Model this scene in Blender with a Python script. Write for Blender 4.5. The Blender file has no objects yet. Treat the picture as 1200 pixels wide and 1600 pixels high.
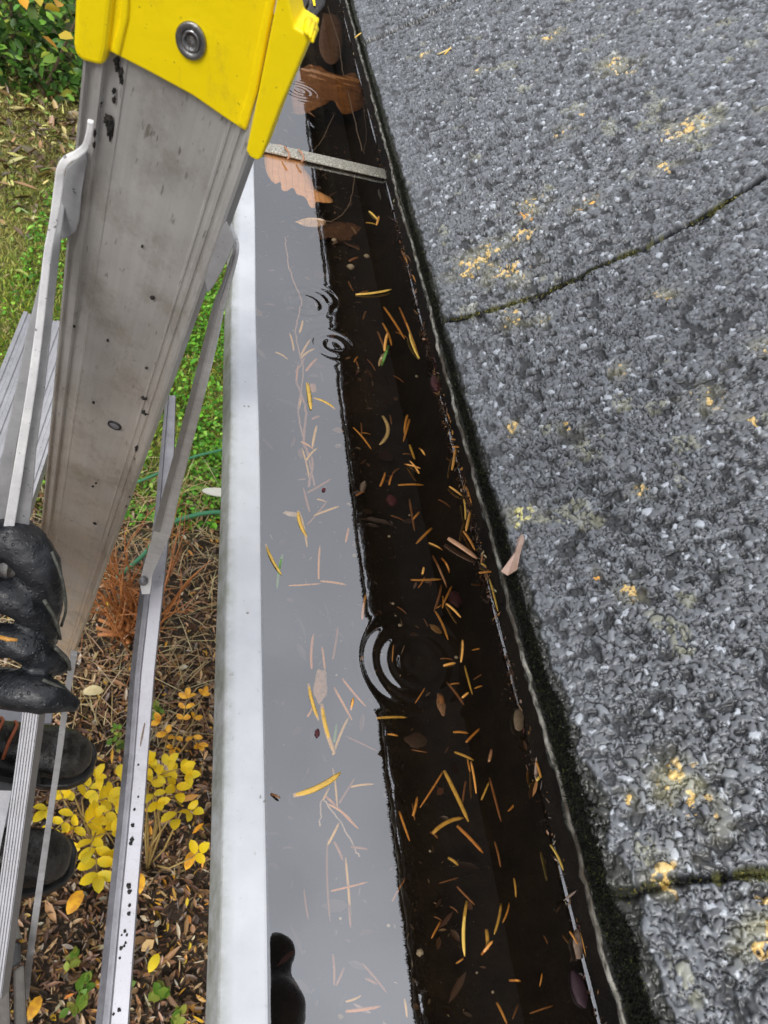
import bpy, bmesh, math, random
import numpy as np
from mathutils import Vector, Matrix
rng = np.random.default_rng(7); random.seed(7)
S = bpy.context.scene; COL = S.collection
# ------------------------------------------------------------------ camera
CAMZ = 2.3
R_ = np.array([.952, -.119, .282]); R_ /= np.linalg.norm(R_)
F_ = np.array([.291, .638, -.713]); F_ -= R_*(F_@R_); F_ /= np.linalg.norm(F_)
U_ = np.cross(R_, F_)
CAM = np.array([0, 0, CAMZ]); FPX = 1155.0
cd = bpy.data.cameras.new("camera"); cam = bpy.data.objects.new("camera", cd); COL.objects.link(cam)
cd.sensor_fit = 'VERTICAL'; cd.sensor_height = 36; cd.lens = 36*FPX/1600; cd.clip_start = .005; cd.clip_end = 500
m = Matrix(((R_[0], U_[0], -F_[0], 0), (R_[1], U_[1], -F_[1], 0), (R_[2], U_[2], -F_[2], CAMZ), (0, 0, 0, 1)))
cam.matrix_world = m; S.camera = cam
cd.dof.use_dof = True; cd.dof.focus_distance = .42; cd.dof.aperture_fstop = 36
S.render.resolution_x = 768; S.render.resolution_y = 1024
# ------------------------------------------------------------------ world, sun, exposure
SUN_EL, SUN_AZ = math.radians(46), math.radians(-150)
w = bpy.data.worlds.new("World"); S.world = w; w.use_nodes = True
nt = w.node_tree; nt.nodes.clear()
sky = nt.nodes.new('ShaderNodeTexSky'); sky.sky_type = 'NISHITA'; sky.sun_disc = False
sky.sun_elevation = SUN_EL; sky.sun_rotation = SUN_AZ; sky.dust_density = 4; sky.air_density = 1
hs = nt.nodes.new('ShaderNodeHueSaturation'); hs.inputs['Saturation'].default_value = .22
bg = nt.nodes.new('ShaderNodeBackground'); bg.inputs['Strength'].default_value = .15
wo = nt.nodes.new('ShaderNodeOutputWorld')
# overcast: cloud layer brighter overhead than at the horizon, mixed over the clear sky
tc_ = nt.nodes.new('ShaderNodeTexCoord'); sp_ = nt.nodes.new('ShaderNodeSeparateXYZ'); mr_ = nt.nodes.new('ShaderNodeMapRange'); mr_.inputs[3].default_value = 1.1; mr_.inputs[4].default_value = 4.9
cl_ = nt.nodes.new('ShaderNodeVectorMath'); cl_.operation = 'SCALE'; cl_.inputs[0].default_value = (.96, .97, 1.03); mx_ = nt.nodes.new('ShaderNodeMix'); mx_.data_type = 'RGBA'; mx_.inputs[0].default_value = .7
nt.links.new(tc_.outputs['Generated'], sp_.inputs[0]); nt.links.new(sp_.outputs[2], mr_.inputs[0]); no_ = nt.nodes.new('ShaderNodeTexNoise'); no_.inputs['Scale'].default_value = 2.6; no_.inputs['Detail'].default_value = 3; nr_ = nt.nodes.new('ShaderNodeMapRange'); nr_.inputs[1].default_value = .3; nr_.inputs[2].default_value = .7; nr_.inputs[3].default_value = .72; nr_.inputs[4].default_value = 1.28
mu_ = nt.nodes.new('ShaderNodeMath'); mu_.operation = 'MULTIPLY'; nt.links.new(tc_.outputs['Generated'], no_.inputs['Vector']); nt.links.new(no_.outputs[0], nr_.inputs[0]); nt.links.new(nr_.outputs[0], mu_.inputs[0]); nt.links.new(mr_.outputs[0], mu_.inputs[1]); nt.links.new(mu_.outputs[0], cl_.inputs['Scale'])
nt.links.new(sky.outputs[0], hs.inputs['Color']); nt.links.new(hs.outputs[0], mx_.inputs[6]); nt.links.new(cl_.outputs[0], mx_.inputs[7]); nt.links.new(mx_.outputs[2], bg.inputs[0]); nt.links.new(bg.outputs[0], wo.inputs[0])
ld = bpy.data.lights.new("sun", 'SUN'); ld.energy = 0.9; ld.angle = math.radians(20); ld.color = (1, .97, .93)
sun = bpy.data.objects.new("sun", ld); COL.objects.link(sun)
sd = Vector((math.sin(SUN_AZ)*math.cos(SUN_EL), math.cos(SUN_AZ)*math.cos(SUN_EL), math.sin(SUN_EL)))
sun.rotation_euler = sd.to_track_quat('Z', 'Y').to_euler()
S.view_settings.view_transform = 'Standard'; S.view_settings.look = 'None'
S.view_settings.exposure = 1.08; S.view_settings.gamma = 1
S.cycles.transparent_max_bounces = 12; S.cycles.max_bounces = 8
# ------------------------------------------------------------------ projection of photo points to real places
def ray(px, py): return R_*(px-600)/FPX - U_*(py-800)/FPX + F_
def P(px, py, z): return CAM + ray(px, py)*z                     # z = distance in front of the lens plane, metres
def H(px, py, down):                                              # on the horizontal plane `down` metres under the lens
    r = ray(px, py); return CAM + r*(down/-r[2])
def HP(px, py, p0, n):
    r = ray(px, py); return CAM + r*((np.dot(p0-CAM, n))/np.dot(r, n))
TH = math.radians(35); LIPX, LIPD = .1362, .212
RN = np.array([-math.sin(TH), 0, math.cos(TH)]); RO = np.array([LIPX, 0, CAMZ-LIPD])
RS = np.array([math.cos(TH), 0, math.sin(TH)])
def RP(px, py): return HP(px, py, RO, RN)
def RUV(px, py):
    p = RP(px, py)-RO; return np.dot(p, RS), p[1]
HW, HB, HR = .300, .338, .285                                     # water, trough floor, rim, metres under the lens
GZ = 0.0
# ------------------------------------------------------------------ object helpers
def tag(o, label=None, cat=None, group=None, kind=None):
    if label: o['label'] = label
    if cat: o['category'] = cat
    if group: o['group'] = group
    if kind: o['kind'] = kind
    return o
def link(name, me, mat=None, parent=None, smooth=False):
    o = bpy.data.objects.new(name, me); COL.objects.link(o)
    if mat: me.materials.append(mat)
    if parent:
        o.parent = parent; o.matrix_parent_inverse = Matrix.Translation(-parent.location) if parent.type == 'EMPTY' or True else Matrix()
    if smooth: me.polygons.foreach_set('use_smooth', [True]*len(me.polygons))
    return o
def npmesh(name, V, Fs, col=None):
    V = np.asarray(V, float); Fs = np.asarray(Fs, int); k = Fs.shape[1]
    me = bpy.data.meshes.new(name); me.vertices.add(len(V)); me.vertices.foreach_set('co', V.ravel())
    me.loops.add(Fs.size); me.loops.foreach_set('vertex_index', Fs.ravel().astype(np.int32))
    me.polygons.add(len(Fs)); me.polygons.foreach_set('loop_start', np.arange(0, Fs.size, k, dtype=np.int32))
    me.polygons.foreach_set('loop_total', np.full(len(Fs), k, np.int32)) if hasattr(me.polygons[0], 'loop_total') else None
    me.update(calc_edges=True); me.validate()
    if col is not None:
        a = me.color_attributes.new('Col', 'FLOAT_COLOR', 'POINT')
        c = np.ones((len(V), 4)); c[:, :3] = col; a.data.foreach_set('color', c.ravel())
    return me
def pymesh(name, V, Fs):
    me = bpy.data.meshes.new(name); me.from_pydata([tuple(v) for v in V], [], [tuple(f) for f in Fs]); me.update()
    bm = bmesh.new(); bm.from_mesh(me); bmesh.ops.recalc_face_normals(bm, faces=bm.faces); bm.to_mesh(me); bm.free(); return me
def empty(name, loc, label=None, cat=None, group=None):
    o = bpy.data.objects.new(name, None); COL.objects.link(o); o.location = tuple(loc); o.empty_display_size = .05
    return tag(o, label, cat, group)
def box(c, ax, ay, az):          # centre and three half-axis vectors
    c, ax, ay, az = map(lambda q: np.array(q, float), (c, ax, ay, az))
    V = [c+sx*ax+sy*ay+sz*az for sx in (-1, 1) for sy in (-1, 1) for sz in (-1, 1)]
    return V, [(0,1,3,2),(4,6,7,5),(0,4,5,1),(2,3,7,6),(0,2,6,4),(1,5,7,3)]
def merge(*parts):
    V, Fs = [], []
    for v, f in parts:
        n = len(V); V += list(v); Fs += [tuple(i+n for i in q) for q in f]
    return V, Fs
def extrude(sections, closed=True, caps=True):     # list of rings of points
    n = len(sections[0]); V = [p for s in sections for p in s]; Fs = []
    for i in range(len(sections)-1):
        for j in range(n if closed else n-1):
            a, b = i*n+j, i*n+(j+1) % n; Fs.append((a, b, b+n, a+n))
    if caps and closed: Fs += [tuple(range(n))[::-1], tuple((len(sections)-1)*n+j for j in range(n))]
    return V, Fs
def bevel(o, wd, seg=2):
    b = o.modifiers.new('bevel', 'BEVEL'); b.width = wd; b.segments = seg; b.limit_method = 'ANGLE'; b.angle_limit = .6; return o
def ribbon(pts, wds, ths, nrm=None):                # flat bar along pts; nrm = direction of its face
    pts = [np.array(p, float) for p in pts]; rings = []
    for i, p in enumerate(pts):
        t = pts[min(i+1, len(pts)-1)]-pts[max(i-1, 0)]; t /= np.linalg.norm(t)
        n = (CAM-p) if nrm is None else np.array(nrm[i] if isinstance(nrm, list) else nrm, float)
        n = n-t*(n@t); n /= np.linalg.norm(n); s = np.cross(t, n)
        w_, h_ = wds[i]/2, ths[i]/2
        rings.append([p+s*w_+n*h_, p-s*w_+n*h_, p-s*w_-n*h_, p+s*w_-n*h_])
    return extrude(rings)
def tube(pts, rad, n=8, flat=1.0, up=(0,0,1)):
    pts = [np.array(p, float) for p in pts]; rings = []
    for i, p in enumerate(pts):
        t = pts[min(i+1, len(pts)-1)]-pts[max(i-1, 0)]; t /= (np.linalg.norm(t)+1e-12)
        u = np.array(up, float); u = u-t*(u@t)
        if np.linalg.norm(u) < 1e-4: u = np.array([1., 0, 0]); u = u-t*(u@t)
        u /= np.linalg.norm(u); s = np.cross(t, u); r = rad[i] if hasattr(rad, '__len__') else rad
        rings.append([p+r*(math.cos(a)*s+math.sin(a)*flat*u) for a in np.linspace(0, 2*math.pi, n, endpoint=False)])
    return extrude(rings)
def catmull(pts, k=6):
    pts = [np.array(p, float) for p in pts]; q = [2*pts[0]-pts[1]]+pts+[2*pts[-1]-pts[-2]]; out = []
    for i in range(1, len(q)-2):
        for t in np.linspace(0, 1, k, endpoint=False):
            a, b, c, d = q[i-1:i+3]
            out.append(.5*((2*b)+(-a+c)*t+(2*a-5*b+4*c-d)*t*t+(-a+3*b-3*c+d)*t**3))
    return out+[pts[-1]]
def cloud(name, tmpl, faces, pos, rot, scl, col):   # many small copies of one shape in one mesh
    T = np.asarray(tmpl, float); n = len(pos); k = len(T)
    scl = np.asarray(scl); scl = scl[:, None] if scl.ndim == 1 else scl
    V = np.einsum('nij,nkj->nki', rot, T[None]*scl[:, None, :])+pos[:, None]
    Fs = (np.asarray(faces)[None]+(np.arange(n)*k)[:, None, None]).reshape(-1, len(faces[0]))
    return npmesh(name, V.reshape(-1, 3), Fs, np.repeat(col, k, axis=0))
def rotz_tilt(n, tilt, az=None):
    az = rng.uniform(0, 2*np.pi, n) if az is None else az
    tx = rng.normal(0, tilt, n); ty = rng.normal(0, tilt, n)
    cz, sz, cx, sx, cy, sy = np.cos(az), np.sin(az), np.cos(tx), np.sin(tx), np.cos(ty), np.sin(ty)
    Z = np.zeros(n); O = np.ones(n)
    Rz = np.stack([cz, -sz, Z, sz, cz, Z, Z, Z, O], -1).reshape(n, 3, 3)
    Rx = np.stack([O, Z, Z, Z, cx, -sx, Z, sx, cx], -1).reshape(n, 3, 3)
    Ry = np.stack([cy, Z, sy, Z, O, Z, -sy, Z, cy], -1).reshape(n, 3, 3)
    return Rz@Rx@Ry
def pal(n, cols, wts=None, jit=.25):
    c = np.array(cols)[rng.choice(len(cols), n, p=None if wts is None else np.array(wts)/sum(wts))]
    return np.clip(c*(1+rng.normal(0, jit, (n, 1)))*(1+rng.normal(0, .06, (n, 3))), .002, .9)
# value noise in numpy
def vnoise(x, y, seed=0):
    xi, yi = np.floor(x).astype(int), np.floor(y).astype(int); fx, fy = x-xi, y-yi
    fx, fy = fx*fx*(3-2*fx), fy*fy*(3-2*fy)
    def h(a, b):
        q = (a*374761393+b*668265263+seed*982451653) & 0xffffffff; q = ((q ^ (q >> 13))*1274126177) & 0xffffffff
        return ((q ^ (q >> 16)) & 0xffff)/65535.
    return (h(xi, yi)*(1-fx)+h(xi+1, yi)*fx)*(1-fy)+(h(xi, yi+1)*(1-fx)+h(xi+1, yi+1)*fx)*fy
def fbm(x, y, o=4, seed=0):
    s = 0; a = .5
    for i in range(o): s = s+a*vnoise(x*2**i, y*2**i, seed+i); a *= .5
    return s
# ------------------------------------------------------------------ material helpers
class NT:
    def __init__(s, name):
        s.m = bpy.data.materials.new(name); s.m.use_nodes = True; s.t = s.m.node_tree; s.p = s.t.nodes['Principled BSDF']; s.out = s.t.nodes['Material Output']
    def n(s, typ, **kw):
        q = s.t.nodes.new(typ)
        for k, v in kw.items():
            if k in q.inputs: q.inputs[k].default_value = v
            else: setattr(q, k, v)
        return q
    def l(s, a, b): s.t.links.new(a, b)
    def coord(s, kind='Object', scale=(1, 1, 1)):
        t = s.n('ShaderNodeTexCoord'); mp = s.n('ShaderNodeMapping'); mp.inputs['Scale'].default_value = scale
        s.l(t.outputs[kind], mp.inputs[0]); return mp.outputs[0]
    def noise(s, vec, scale, detail=4, rough=.6):
        q = s.n('ShaderNodeTexNoise', Scale=scale, Detail=detail, Roughness=rough); s.l(vec, q.inputs['Vector']); return q.outputs[0]
    def ramp(s, fac, stops):
        q = s.n('ShaderNodeValToRGB'); e = q.color_ramp.elements
        while len(e) < len(stops): e.new(.5)
        for el, (p, c) in zip(e, stops): el.position = p; el.color = (*c, 1) if len(c) == 3 else (c[0],)*3+(1,)
        s.l(fac, q.inputs[0]); return q.outputs[0]
    def mix(s, fac, a, b, mode='MIX'):
        q = s.n('ShaderNodeMix', data_type='RGBA', blend_type=mode)
        for inp, v in ((0, fac), (6, a), (7, b)):
            if hasattr(v, 'is_linked') or hasattr(v, 'links'): s.l(v, q.inputs[inp])
            else: q.inputs[inp].default_value = v if inp == 0 else (*v, 1)
        return q.outputs[2]
    def bump(s, h, strength=.3, dist=.001):
        q = s.n('ShaderNodeBump', Strength=strength, Distance=dist); s.l(h, q.inputs['Height']); s.l(q.outputs[0], s.p.inputs['Normal']); return q
    def set(s, **kw):
        names = dict(col='Base Color', rough='Roughness', metal='Metallic', spec='Specular IOR Level', coat='Coat Weight', coatr='Coat Roughness', trans='Transmission Weight', sheen='Sheen Weight', sss='Subsurface Weight')
        for k, v in kw.items():
            i = s.p.inputs[names[k]]
            if hasattr(v, 'links'): s.l(v, i)
            elif k == 'col': i.default_value = (*v, 1)
            else: i.default_value = v
        return s
def alu(name, base, rough=.35, metal=.85, dirt=.25, streak=(1, 1, 1), dirtcol=(.10, .08, .05)):
    t = NT(name); c = t.coord('Object', streak)
    n1 = t.noise(c, 60, 6, .7); n2 = t.noise(t.coord(), 14, 5, .65); n3 = t.noise(c, 700, 3, .6)
    d = t.ramp(n2, [(.42, (0,)), (.72, (1,))]); dm = t.n('ShaderNodeMath', operation='MULTIPLY'); t.l(d, dm.inputs[0]); dm.inputs[1].default_value = dirt
    sp = t.ramp(t.noise(t.coord(), 420, 2, .5), [(.70, (0,)), (.74, (1,))])
    a = t.mix(t.ramp(n1, [(.3, (0,)), (.7, (1,))]), tuple(x*.8 for x in base), tuple(min(1, x*1.12) for x in base))
    a = t.mix(dm.outputs[0], a, dirtcol); a = t.mix(t.ramp(n3, [(.62, (0,)), (.75, (.35,))]), a, tuple(x*.35 for x in base))
    a = t.mix(sp, a, tuple(x*.3 for x in base))
    t.set(col=a, metal=metal, rough=t.ramp(n1, [(.2, (rough*.75,)), (.8, (min(1, rough*1.35),))])); t.bump(n3, .25, .0004); return t.m
def attr_mat(name, rough=.6, bumpscale=None, spec=.4, trans=False, sub=.0):
    t = NT(name); a = t.n('ShaderNodeAttribute', attribute_name='Col')
    t.set(col=a.outputs['Color'], rough=rough, spec=spec)
    if bumpscale: t.bump(t.noise(t.coord(), bumpscale, 4), .4, .002)
    if trans:
        tr = t.n('ShaderNodeBsdfTranslucent'); t.l(a.outputs['Color'], tr.inputs[0]); mx = t.n('ShaderNodeMixShader'); mx.inputs[0].default_value = .3
        t.l(t.p.outputs[0], mx.inputs[1]); t.l(tr.outputs[0], mx.inputs[2]); t.l(mx.outputs[0], t.out.inputs[0])
    return t.m
def plain(name, c1, c2, scale=80, rough=.5, spec=.5, bump=.3, bd=.001, metal=0, coat=0):
    t = NT(name); n1 = t.noise(t.coord(), scale, 6, .65)
    t.set(col=t.mix(t.ramp(n1, [(.35, (0,)), (.65, (1,))]), c1, c2), rough=rough, spec=spec, metal=metal, coat=coat)
    if bump: t.bump(t.noise(t.coord(), scale*2.3, 5), bump, bd)
    return t.m
M_leaf = attr_mat('foliage', .45, None, .35, True); M_litter = attr_mat('litter', .38, None, .6); M_granule = None
M_alu = alu('aluminium_sheet', (.50, .49, .48), .33, .6, .35)
M_bright = alu('bright_aluminium', (.31, .31, .33), .4, .4, .14)
M_rail = alu('rail_aluminium', (.36, .36, .40), .42, .35, .14)
M_galv = alu('zinc_plate', (.50, .505, .52), .38, .4, .2)
M_brace = alu('brace_aluminium', (.90, .90, .92), .36, .15, .08)  # paler than the brace webs: reflected brightness put into the colour
M_black = plain('black_rubber', (.012, .012, .013), (.03, .03, .032), 60, .35, .5, .4, .001)

# =================================================================== SETTING: ground
def ground():
    t = NT('soil'); c = t.coord('Object')
    n1, n2, n3 = t.noise(c, 2.2, 5), t.noise(c, 30, 8, .7), t.noise(c, 140, 4, .7)
    a = t.mix(t.ramp(n2, [(.3, (0,)), (.7, (1,))]), (.018, .012, .008), (.075, .05, .032))
    a = t.mix(t.ramp(n3, [(.5, (0,)), (.75, (.6,))]), a, (.12, .085, .05))
    sx = t.n('ShaderNodeSeparateXYZ'); t.l(c, sx.inputs[0]); ad = t.n('ShaderNodeMath', operation='MULTIPLY_ADD'); t.l(n1, ad.inputs[0]); ad.inputs[1].default_value = .9; t.l(sx.outputs[1], ad.inputs[2])
    mr = t.n('ShaderNodeMapRange'); t.l(ad.outputs[0], mr.inputs[0]); mr.inputs[1].default_value = 2.2; mr.inputs[2].default_value = 2.6; mr.inputs[4].default_value = .85
    g = t.mix(t.ramp(n1, [(.35, (0,)), (.65, (1,))]), (.13, .17, .03), (.26, .24, .08)); g = t.mix(t.ramp(n3, [(.4, (0,)), (.7, (.8,))]), g, (.03, .03, .012)); a = t.mix(mr.outputs[0], a, g)
    t.set(col=a, rough=.55, spec=.4); t.bump(n2, .9, .02)
    x = np.concatenate([[-200, -20], np.linspace(-4, 2, 121), [20, 200]]); y = np.concatenate([[-200, -10], np.linspace(-1, 9, 201), [30, 200]])
    X, Y = np.meshgrid(x, y, indexing='ij'); Z = (fbm(X*3, Y*3, 4)-.5)*.06*((X > -5) & (X < 3) & (Y > -1.5) & (Y < 9.5))
    V = np.stack([X, Y, Z], -1).reshape(-1, 3); n = len(y)
    i, j = np.meshgrid(np.arange(len(x)-1), np.arange(n-1), indexing='ij'); a0 = (i*n+j).ravel()
    o = link('ground', npmesh('ground', V, np.stack([a0, a0+n, a0+n+1, a0+1], 1)), t.m, smooth=True)
    tag(o, 'dark damp garden soil far below the gutter', 'ground', kind='structure')
ground()
def gz(x, y): return (fbm(x*3, y*3, 4)-.5)*.06
LEAF = [(0, -.5, 0), (.26, -.15, .08), (.22, .22, .07), (0, .5, -.02), (-.22, .22, .07), (-.26, -.15, .08), (0, 0, -.02)]
LEAFF = [(0, 1, 6), (1, 2, 6), (2, 3, 6), (3, 4, 6), (4, 5, 6), (5, 0, 6)]
def scatter(n, x0, x1, y0, y1): return rng.uniform(x0, x1, n), rng.uniform(y0, y1, n)
def litter(name, label, n, x0, x1, y0, y1, size, cols, wts, dens=None, z=.012, tilt=.45, mat=None):
    x, y = scatter(n, x0, x1, y0, y1)
    if dens is not None:
        k = rng.random(n) < dens(x, y); x, y = x[k], y[k]
    n = len(x); p = np.stack([x, y, gz(x, y)+z+rng.uniform(0, .02, n)], 1)
    s = np.stack([rng.uniform(.22, 1.0, n), rng.uniform(.6, 1.8, n), rng.uniform(.3, 2.0, n)], 1)*(size*rng.lognormal(0, .35, n))[:, None]
    o = link(name, cloud(name, LEAF, LEAFF, p, rotz_tilt(n, tilt), s, pal(n, cols, wts, .3)), mat or M_litter, smooth=False)
    tag(o, label, name.replace('_', ' '), kind='stuff'); return o
brown = [(.15, .075, .038), (.24, .13, .06), (.36, .24, .12), (.08, .045, .025), (.45, .24, .05), (.5, .26, .02), (.42, .36, .26)]
litter('leaf_litter', 'brown and tan fallen leaves covering the soil beside the house', 52000, -1.6, .7, -.2, 2.0, .018, brown, [5, 5, 4, 5, 1, .5, 1.2],
       lambda x, y: np.where(y < 1.3, 1, .42))
litter('orange_leaf_litter', 'small orange yellow leaflets scattered over the brown litter', 420, -1.2, .6, -.1, 1.5, .02, [(.6, .3, .02), (.62, .42, .03), (.4, .16, .02)], None, lambda x, y: np.where(y < .95, .9, .25), z=.03)
litter('hedge_leaf_litter', 'pale yellow and brown leaves fallen in front of the hedge', 10000, -2.6, .6, 3.3, 6.2, .042,
       [(.13, .085, .04), (.42, .38, .13), (.28, .17, .07), (.55, .52, .18), (.07, .045, .03), (.16, .25, .05)], [5, 2.4, 3, 1.6, 3, 1.5], lambda x, y: np.clip((y-3.3)/1.2, .05, 1))
# mossy lawn: blades
def grass():
    n = 130000; x, y = scatter(n, -2.4, .8, 1.65, 5.6)
    d = fbm(x*2.2, y*2.2, 3, 5); keep = (rng.random(n) < np.clip(1.7-(y-3.6)*.7, .25, 1)) & (y > 1.75+.35*fbm(x*4, y*4, 3, 9)); x, y, d = x[keep], y[keep], d[keep]
    n = len(x); T = [(-.06, 0, 0), (.06, 0, 0), (.045, .12, .55), (-.045, .12, .55), (0, .42, .95)]
    Fq = [(0, 1, 2), (0, 2, 3), (3, 2, 4)]
    s = np.stack([np.ones(n)*.055, rng.uniform(.5, 1.6, n)*.035, rng.uniform(.35, 1.1, n)*.035], 1)
    c = pal(n, [(.22, .36, .04), (.36, .46, .06), (.46, .46, .10), (.48, .40, .17), (.14, .25, .03)], [4, 4, 3, 2.0, 3], .25)
    dry = np.clip((y-3.2)/1.0+(d-.5)*2, 0, 1)[:, None]; c = c*(1-dry*.6)+dry*.6*np.array([.46, .38, .16])
    c *= (.7+.6*d)[:, None]
    tag(link('grass', cloud('grass', T, Fq, np.stack([x, y, gz(x, y)], 1), rotz_tilt(n, .35), s, c), M_leaf), 'short mossy lawn, green to straw yellow', 'grass', kind='stuff')
    # small leaved weeds, bright green
    n = 26000; x, y = scatter(n, -.75, .75, 1.85, 4.2); k = (rng.random(n) < np.where(x > -.35, 1, .35)*np.clip(fbm(x*5, y*5, 3, 3)*2.1-.25, 0, 1)); x, y = x[k], y[k]; n = len(x)
    s = np.stack([rng.uniform(.8, 1.3, n), rng.uniform(.8, 1.2, n), rng.uniform(.5, 1.5, n)], 1)*(.022*rng.lognormal(0, .25, n))[:, None]
    tag(link('ground_cover', cloud('ground_cover', LEAF, LEAFF, np.stack([x, y, gz(x, y)+rng.uniform(.015, .055, n)], 1), rotz_tilt(n, .45), s,
        pal(n, [(.11, .34, .03), (.20, .46, .04), (.30, .54, .08), (.07, .20, .02)], [4, 4, 2, 3], .25)), M_leaf), 'bright green small leaved weeds growing through the lawn', 'ground cover', kind='stuff')
    # dry straw on the soil
    V = []; n = 1700; x, y = scatter(n, -.9, .7, 1.0, 2.2); V = np.stack([x, y, gz(x, y)+rng.uniform(.01, .05, n)], 1)
    T = [(-.5, -.5, 0), (.5, -.5, 0), (.9, 0, .6), (-.1, 0, .6), (.3, .5, .1)]
    s = np.stack([np.full(n, .0022), rng.uniform(.05, .2, n), rng.uniform(.01, .05, n)], 1)
    tag(link('dry_grass', cloud('dry_grass', T, [(0, 1, 2), (0, 2, 3), (3, 2, 4)], V, rotz_tilt(n, .15), s, pal(n, [(.40, .30, .15), (.30, .20, .09), (.48, .40, .22)], None, .2)), M_litter),
        'dead straw coloured grass stems lying over the bare soil', 'dry grass', kind='stuff')
grass()

# small green seedlings at the bottom
def seedlings():
    spots = [(130,1560,.035), (112,1500,.03), (135,1530,.03), (198,1535,.03), (250,1555,.035), (182,1140,.02), (188,1165,.022), (242,1110,.03), (175,1155,.02), (280,1590,.03), (120,1575,.03)]
    for i, (px, py, s) in enumerate(spots):
        p = H(px, py, CAMZ-.05); n = 7
        pos = p+np.c_[rng.normal(0, .009, (n, 2)), rng.uniform(-.003, .008, n)]
        sc = np.stack([np.full(n, 1.2), np.ones(n), np.ones(n)], 1)*(s*rng.uniform(.7, 1.2, n))[:, None]
        me = cloud('seedling', LEAF, LEAFF, pos, rotz_tilt(n, .35), sc, pal(n, [(.13, .26, .03), (.26, .34, .05), (.38, .36, .07)], [3, 3, 1], .2))
        tag(link('seedling', me, M_leaf), 'small green leafy seedling sprouting from the leaf litter', 'seedling', 'green seedlings in the litter')
seedlings()
# hedge
def hedge():
    e = empty('hedge', (-1.4, 6.3, 0), 'dark green leafy hedge at the far end of the lawn', 'hedge')
    n = 15000; x = rng.uniform(-4, .9, n); y = 5.15+rng.random(n)**1.4*2.2; z = rng.random(n)*(.35+.9*np.clip((y-5.1)/.9, 0, 1))
    n = len(x); pos = np.stack([x, y+.25*vnoise(x*3, z*3), z], 1)
    s = np.stack([rng.uniform(.9, 1.2, n), rng.uniform(.9, 1.3, n), rng.uniform(.4, 1.5, n)], 1)*(.062*rng.lognormal(0, .25, n))[:, None]
    link('foliage', cloud('foliage', LEAF, LEAFF, pos, rotz_tilt(n, .7), s, pal(n, [(.05, .12, .02), (.09, .21, .035), (.18, .32, .05), (.42, .48, .08), (.03, .07, .015)], [4, 4, 3, 1.3, 3], .3)), M_leaf, e)
    parts = []
    for i in range(40):
        x0, y0 = rng.uniform(-3, .7), rng.uniform(5.3, 6.8); d = rng.normal(0, .25, 2)
        parts.append(tube([(x0, y0, 0), (x0+d[0]*.5, y0+d[1]*.5-.05, .5), (x0+d[0], y0+d[1]-.1, 1.05)], [.012, .009, .003], 5))
    link('stem', pymesh('stem', *merge(*parts)), plain('hedge_bark', (.05, .035, .02), (.12, .08, .05), 50, .7), e)
    # orange leaves near the top of the hedge
    n = 10; pos = np.array([H(88, 14, CAMZ-1.0)]) + rng.normal(0, .08, (n, 3))
    link('autumn_foliage', cloud('c', LEAF, LEAFF, pos, rotz_tilt(n, .5), np.full(n, .09), pal(n, [(.65, .32, .02), (.6, .45, .05)], None, .1)), M_leaf, e)
hedge()
# ------------------------------------------------------------------ garden hose, pale oval tag on ground
def hose():
    g = lambda px, py: H(px, py, CAMZ-.085)
    t = NT('hose_plastic'); t.set(col=(.06, .22, .12), rough=.35)
    pts = catmull([g(180, 905), g(225, 866), g(262, 822), g(300, 806), g(345, 800), g(400, 806), g(470, 850)], 6)
    o = link('garden_hose', pymesh('garden_hose', *tube(pts, .0085, 8)), t.m, smooth=True); tag(o, 'green garden hose curving across the lawn beside the rail foot', 'hose')
    pts = catmull([g(120, 790), g(235, 745), g(290, 718), g(345, 703), g(400, 690)], 6)
    o = link('garden_wire', pymesh('garden_wire', *tube(pts, .0055, 6)), t.m, smooth=True); tag(o, 'thin blue green cord lying on the weeds above the hose', 'cord')
    c = g(345, 778); V, Fs = extrude([[c+np.array([.075*math.cos(a)*(1 if math.cos(a) < 0 else 1.6), .022*math.sin(a), z]) for a in np.linspace(0, 2*math.pi, 16, endpoint=False)] for z in (.03, .034)])
    o = link('plant_label', pymesh('plant_label', V, Fs), plain('label_plastic', (.55, .55, .5), (.62, .62, .56), 30, .4)); tag(o, 'pale rounded plastic plant label lying on the grass against the gutter', 'plant label')
hose()
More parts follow.
